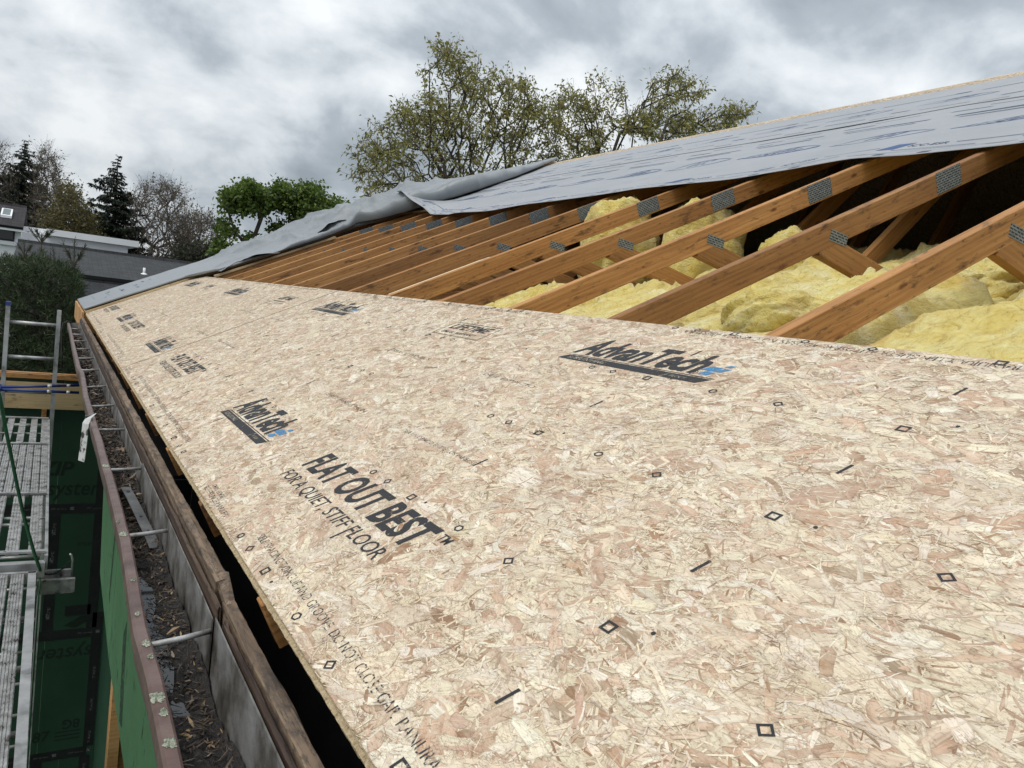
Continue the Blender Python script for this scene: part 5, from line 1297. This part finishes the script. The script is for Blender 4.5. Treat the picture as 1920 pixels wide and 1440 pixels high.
def leaf_quads(C, D_, L, w, rng, cols, droop=0.0):
    """Small folded leaves at C pointing along D_."""
    N = len(C); d = D_ / (np.linalg.norm(D_, axis=1)[:, None] + 1e-9); r = rng.normal(0, 1, (N, 3)); s = np.cross(d, r); s /= np.linalg.norm(s, axis=1)[:, None] + 1e-9
    L = np.broadcast_to(L, (N,)); w = np.broadcast_to(w, (N,)); up_ = np.cross(s, d)
    V = np.stack([C, C + d * (L * .5)[:, None] + s * (w / 2)[:, None] + up_ * (w * .15)[:, None], C + d * L[:, None] + np.array((0, 0, -1.0)) * (droop * L)[:, None], C + d * (L * .5)[:, None] - s * (w / 2)[:, None] + up_ * (w * .15)[:, None]], 1)
    F = np.arange(N * 4).reshape(N, 4); cc = np.asarray(cols)[rng.integers(0, len(cols), N)] * rng.uniform(.72, 1.2, (N, 1)); Q = np.ones((N, 4, 4)); Q[:, :, :3] = cc[:, None]
    return V.reshape(-1, 3), F, Q.reshape(-1, 4)
def broad_tree(name, label, group, poly, base_px, D, thick, npts, seed, bark, cols=None, per=0, ll=.1, lw=.04, bf=.35, r0=.011, twigs=2, twig_len=.35, clump=.0, spread=.12, droop=.3, top_px=None, rpow=.47, jit=.10, limb=.9):
    rng = np.random.default_rng(seed)
    pts = sample_crown(poly, D, thick, npts, rng, clump, seed)
    base = at(base_px[0], base_px[1], D); base = np.array(base, float); fork = base.copy(); g = np.array((base[0], base[1], GROUND - .1))
    H = fork[2] - g[2]; start = [g + (fork - g) * f + rng.normal(0, .015 * H, 3) * (0 < f < 1) for f in np.linspace(0, 1, 9)]
    A, PR, cnt, chn = grow(start, pts, bf, rng, limb, jit)
    rad = r0 * cnt ** rpow
    t = thing(name, label, 'tree', (float(g[0]), float(g[1]), GROUND), group=group); o0 = np.array((g[0], g[1], GROUND))
    i = np.arange(1, len(A)); big = np.maximum(rad[i], 0)
    V, F = prisms(A[PR[i]], A[i], np.maximum(rad[PR[i]], r0 * .8) * .96, np.maximum(rad[i], r0 * .7), 6)
    VV = [V]; FF = [F]; n0 = len(V); tips = np.where(cnt[1:] <= 3)[0] + 1
    TA, TB = [], []
    if twigs:
        q = np.repeat(tips, twigs); dirn = A[q] - A[PR[q]]; dirn /= np.linalg.norm(dirn, axis=1)[:, None] + 1e-9
        dirn = dirn * .8 + rng.normal(0, .62, (len(q), 3)) + np.array((0, 0, .28)); dirn /= np.linalg.norm(dirn, axis=1)[:, None]
        f = rng.random(len(q))[:, None]; s0 = A[PR[q]] + (A[q] - A[PR[q]]) * f; s1 = s0 + dirn * (twig_len * rng.uniform(.4, 1.2, len(q)))[:, None]
        V, F = prisms(s0, s1, np.full(len(q), r0 * .62), np.full(len(q), r0 * .30), 3); VV.append(V); FF.append(F + n0); TA, TB = s0, s1
    if len(FF) == 2:
        obj('trunk', VV[0], FF[0], bark, t); obj('twigs', VV[1], FF[1] - n0, bark, t)['kind'] = 'stuff'
    else: obj('trunk', VV[0], FF[0], bark, t)
    if per:
        src = np.concatenate([TA, A[PR[tips]]]) if twigs else A[tips]; dst = np.concatenate([TB, A[tips]]) if twigs else A[tips]
        q = rng.integers(0, len(src), per); f = rng.random(per)[:, None] ** .7; C = src[q] + (dst[q] - src[q]) * f + rng.normal(0, spread, (per, 3))
        Dn = (dst[q] - src[q]); Dn = Dn / (np.linalg.norm(Dn, axis=1)[:, None] + 1e-9) + rng.normal(0, .8, (per, 3)) + np.array((0, 0, -droop))
        V, F, Q = leaf_quads(C, Dn, ll * rng.uniform(.6, 1.4, per), lw * rng.uniform(.7, 1.4, per), rng, cols, droop * .4)
        obj('crown', V, F, M['leaf'], t, attrs={'lcol': ('FLOAT_COLOR', Q)})['kind'] = 'stuff'
    for ch_ in t.children: ch_.location = tuple(-o0)
    return t
OAKC = [(.32, .31, .085), (.26, .255, .07), (.37, .34, .11), (.19, .19, .06), (.34, .29, .12)]
oak1 = [(657, 345), (668, 256), (694, 246), (715, 236), (736, 202), (782, 186), (790, 140), (811, 112), (818, 74), (838, 80), (858, 84), (865, 119), (885, 112), (900, 98), (918, 130), (940, 150), (962, 146), (985, 150), (1004, 178), (1030, 196), (1050, 240), (1062, 300), (1020, 340), (900, 400), (760, 400), (684, 390)]
broad_tree('oak_tree', 'tall budding oak with olive leaf tassels, left of the two above the roof', 'oaks rising behind the roof', oak1, (880, 400), 27, 2.4, 640, 5, M['bark'], OAKC, 12500, .165, .058, .48, .0115, 4, .60, .0, .07, .55, limb=.8, jit=.07)
oak2 = [(1030, 200), (1040, 180), (1065, 163), (1082, 146), (1096, 168), (1116, 142), (1134, 160), (1170, 166), (1180, 200), (1203, 200), (1222, 156), (1253, 142), (1279, 130), (1294, 150), (1300, 175), (1316, 158), (1346, 196), (1380, 200), (1402, 196), (1416, 214), (1409, 240), (1380, 270), (1250, 330), (1120, 350), (1060, 330), (1046, 260)]
broad_tree('oak_tree', 'lower spreading budding oak, right of the taller one above the roof', 'oaks rising behind the roof', oak2, (1150, 330), 29, 2.2, 480, 9, M['bark'], OAKC, 9200, .165, .058, .46, .0115, 4, .60, .05, .07, .55, limb=.8, jit=.06)
MAPC = [(.095, .150, .022), (.125, .185, .030), (.055, .10, .016), (.16, .22, .045), (.10, .16, .024)]
mp1 = [(408, 478), (412, 430), (410, 378), (425, 366), (446, 352), (478, 355), (488, 368), (494, 392), (488, 418), (470, 430), (482, 450), (470, 470), (440, 480)]
broad_tree('maple_tree', 'bright green leafy maple, left of the pair behind the grey strip', 'green maples behind the grey strip', mp1, (478, 500), 33, 1.5, 230, 15, M['bark'], MAPC, 11500, .165, .115, .3, .014, 3, .35, .42, .15, .25)
mp2 = [(508, 425), (514, 398), (508, 374), (524, 354), (548, 352), (556, 366), (580, 352), (604, 356), (618, 376), (642, 384), (628, 400), (590, 420), (545, 440), (515, 445)]
broad_tree('maple_tree', 'bright green leafy maple, right of the pair behind the grey strip', 'green maples behind the grey strip', mp2, (520, 490), 34, 1.5, 260, 16, M['bark'], MAPC, 10500, .165, .115, .3, .014, 3, .35, .42, .15, .25)
BUDC = [(.15, .115, .07), (.12, .095, .06), (.17, .14, .08)]
b1 = [(252, 470), (240, 400), (246, 365), (268, 345), (292, 336), (320, 345), (348, 362), (352, 392), (360, 420), (352, 460), (330, 500), (290, 510), (262, 500)]
broad_tree('bare_tree', 'large bare round crowned tree right of the dark spruce', 'bare spring trees behind the houses', b1, (285, 490), 44, 3.5, 560, 25, M['bark_grey'], BUDC, 2600, .13, .07, .3, .013, 4, .9, 0, .12, .1, limb=1.0)
b2 = [(322, 490), (330, 430), (350, 402), (385, 392), (408, 415), (413, 450), (412, 500), (330, 505)]
broad_tree('bare_tree', 'smaller bare tree between the round bare tree and the green maple', 'bare spring trees behind the houses', b2, (370, 515), 43, 3.0, 420, 26, M['bark_grey'], BUDC, 2200, .14, .07, .3, .013, 4, .8, 0, .12, .1, limb=1.0)
b3 = [(56, 420), (64, 330), (68, 285), (90, 276), (108, 300), (114, 330), (122, 350), (112, 400), (90, 440)]
broad_tree('bare_tree', 'pale bare tree just right of the tall left spruce', 'bare spring trees behind the houses', b3, (78, 470), 45, 2.5, 380, 27, M['bark_grey'], BUDC, 1500, .13, .06, .3, .012, 4, .9, 0, .12, .1, limb=1.0)
b4 = [(-30, 400), (-30, 280), (0, 266), (16, 280), (26, 310), (30, 400)]
broad_tree('bare_tree', 'bare tree at the left picture edge beside the tall spruce', 'bare spring trees behind the houses', b4, (-5, 450), 46, 2.5, 260, 28, M['bark_grey'], BUDC, 1200, .13, .06, .3, .012, 4, .9, 0, .12, .1, limb=1.0)
YELC = [(.135, .115, .035), (.11, .10, .032), (.16, .13, .05), (.095, .085, .03)]
yb = [(78, 470), (84, 420), (100, 390), (112, 362), (124, 344), (138, 352), (150, 380), (168, 400), (180, 440), (184, 475), (130, 490)]
broad_tree('bushy_tree', 'olive yellow bushy tree between the two spruces', None, yb, (128, 490), 41, 2.0, 420, 31, M['bark_grey'], YELC, 9000, .15, .085, .3, .012, 3, .6, 0, .16, .2)
b5 = [(318, 505), (340, 468), (372, 462), (402, 480), (410, 512), (330, 520)]
broad_tree('hedge_shrub', 'dark twiggy shrub at the foot of the bare trees, beyond the grey roof', None, b5, (360, 520), 40, 2.0, 320, 33, M['bark'], [(.035, .04, .02), (.05, .05, .028), (.028, .03, .018)], 5200, .16, .09, .3, .012, 3, .5, 0, .15, .1)

def spruce(label, tip_px, D, R, seed, zlow, skew=0.0, dens=1.0, shape=.85):
    rng = np.random.default_rng(seed); tip = at(*tip_px, D); H = tip[2] - GROUND; t = thing('spruce_tree', label, 'tree', (float(tip[0]), float(tip[1]), GROUND), group='dark spruces behind the houses')
    z = np.linspace(H * .995, zlow - GROUND, int(44 * dens)); S0, S1, Cs, Ds, Ls = [], [], [], [], []
    for zz in z:
        h = H - zz; r = R * (h / (H - (zlow - GROUND))) ** shape
        for k in range(int(4 + 6 * min(1, h / 2.5))):
            a = rng.uniform(0, 2 * PI); rr = r * rng.uniform(.45, 1.22) * (1 + skew * math.cos(a + 2.2)); rr = max(rr, .15)
            p0 = np.array((0, 0, zz)); u = np.linspace(0, 1, 6); dr = rng.uniform(.10, .34)
            P = np.stack([np.cos(a) * rr * u, np.sin(a) * rr * u, zz - dr * rr * u + .20 * rr * u ** 2.2], 1) + rng.normal(0, .03, (6, 3)) * u[:, None]
            S0.append(P[:-1]); S1.append(P[1:])
            m = max(6, int(rr * 30)); f = rng.random(m) ** .75 * 5; i0 = np.minimum(f.astype(int), 4); c = P[i0] + (P[i0 + 1] - P[i0]) * (f - i0)[:, None]
            out_ = np.array((np.cos(a), np.sin(a), 0)); side = np.array((-np.sin(a), np.cos(a), 0)); sg = rng.choice([-1, 1], m)
            d = out_ * rng.uniform(.2, .8, m)[:, None] + side * (sg * rng.uniform(.2, 1.0, m))[:, None] + np.array((0, 0, -1.0)) * rng.uniform(.1, .9, m)[:, None]
            Cs.append(c); Ds.append(d); Ls.append(rng.uniform(.10, .30, m) * min(1, .45 + rr * .45))
    S0 = np.concatenate(S0); S1 = np.concatenate(S1); V, F = prisms(S0, S1, np.full(len(S0), .018), np.full(len(S0), .010), 3)
    MBt = MB().tube([(0, 0, 0), (0.02, 0, H * .5), (0, 0, H * .985)], [.24, .14, .02], 8); Vt = np.concatenate(MBt.V)
    obj('trunk', Vt, MBt.F, M['bark'], t, smooth=True); obj('branches', V, F, M['bark'], t)['kind'] = 'stuff'
    C = np.concatenate(Cs); Dd = np.concatenate(Ds); L = np.concatenate(Ls)
    C = np.repeat(C, 2, 0); Dd = np.repeat(Dd, 2, 0) + rng.normal(0, .35, (len(C), 3)); L = np.repeat(L, 2)
    V, F, Q = leaf_quads(C, Dd, L, L * .36, rng, [(.016, .026, .014), (.022, .034, .018), (.012, .019, .011), (.030, .042, .022)], .2)
    obj('crown', V, F, M['needle'], t, attrs={'lcol': ('FLOAT_COLOR', Q)})['kind'] = 'stuff'
    return t
spruce('tall dark spruce behind the white house at the left', (47, 262), 46, 3.5, 41, -2.0, dens=1.3, shape=.72)
spruce('dark ragged spruce standing in the middle of the left tree line', (222, 291), 43, 3.5, 43, -2.5, .25, 1.25, .85)

# young pine beside the building: long needles in tufts at the shoot ends
def pine(label, px, D, seed, shoots, poly, ntuft):
    rng = np.random.default_rng(seed); base = at(*px, D); g = np.array((base[0], base[1], GROUND)); t = thing('pine_tree', label, 'tree', (float(g[0]), float(g[1]), GROUND))
    pts = sample_crown(poly, D, 1.5, ntuft, rng); top = at(px[0], 470, D)
    start = [g + (top - g) * f for f in np.linspace(0, 1, 12)]
    A, PR, cnt, chn = grow(start, pts, .5, rng, .5, .06); rad = .0035 * cnt ** .46
    i = np.arange(1, len(A)); V1, F1 = prisms(A[PR[i]], A[i], np.maximum(rad[PR[i]], .0035), np.maximum(rad[i], .003), 5)
    SA, SB = [], []
    for (a, b) in shoots: SA.append(at(*a, D)); SB.append(at(*b, D))
    SA = np.array(SA); SB = np.array(SB); V2, F2 = prisms(SA, SB, np.full(len(SA), .011), np.full(len(SA), .006), 5)
    obj('trunk', np.concatenate([V1, V2]) - g, np.concatenate([F1, F2 + len(V1)]), M['bark'], t)
    tips = np.where(cnt <= 4)[0]; tips = tips[tips > 11]; dirn = A[tips] - A[PR[tips]]; dirn /= np.linalg.norm(dirn, axis=1)[:, None] + 1e-9
    dirn = dirn * .5 + np.array((0, 0, .75)) + rng.normal(0, .35, dirn.shape); C = A[tips]
    k = 24; Cq = np.repeat(C, k, 0) + rng.normal(0, .035, (len(C) * k, 3)); dq = np.repeat(dirn, k, 0) + rng.normal(0, .62, (len(C) * k, 3))
    L = rng.uniform(.09, .17, len(Cq)); V, F, Q = leaf_quads(Cq, dq, L, np.full(len(Cq), .0105), rng, [(.034, .062, .018), (.026, .050, .015), (.050, .080, .026), (.020, .040, .013), (.070, .080, .034)], .1)
    fs = rng.random(900); q = rng.integers(0, len(SA), 900); Cs = SA[q] + (SB[q] - SA[q]) * (.35 + .65 * fs)[:, None]; ds = (SB - SA)[q]; ds = ds / np.linalg.norm(ds, axis=1)[:, None] + rng.normal(0, .45, (900, 3))
    Vs, Fs, Qs = leaf_quads(Cs, ds, rng.uniform(.06, .14, 900), np.full(900, .009), rng, [(.05, .06, .035), (.07, .075, .045)], 0)
    obj('crown', np.concatenate([V, Vs]) - g, np.concatenate([F, Fs + len(V)]), M['needle'], t, attrs={'lcol': ('FLOAT_COLOR', np.concatenate([Q, Qs]))})['kind'] = 'stuff'
    return t
sh = [((78, 500), (78, 440)), ((78, 458), (58, 432)), ((78, 456), (97, 434)), ((78, 454), (70, 436)), ((78, 454), (88, 438)), ((138, 505), (140, 450)), ((138, 500), (118, 455)), ((138, 497), (160, 462)), ((138, 500), (128, 470)), ((140, 498), (152, 478)),
      ((46, 520), (45, 455)), ((46, 480), (36, 460)), ((46, 480), (56, 462)), ((105, 520), (100, 470))]
pine('young green pine filling the space left of the roof corner, candle shoots on top', (95, 560), 14.5, 61, sh, [(-70, 760), (-60, 530), (-10, 500), (20, 482), (50, 486), (78, 476), (105, 494), (138, 496), (150, 530), (160, 600), (168, 760)], 3000)
tree_line = None
print('objects', len(bpy.data.objects), 'tris', sum(len(m.loops) - 2 * len(m.polygons) for m in bpy.data.meshes))
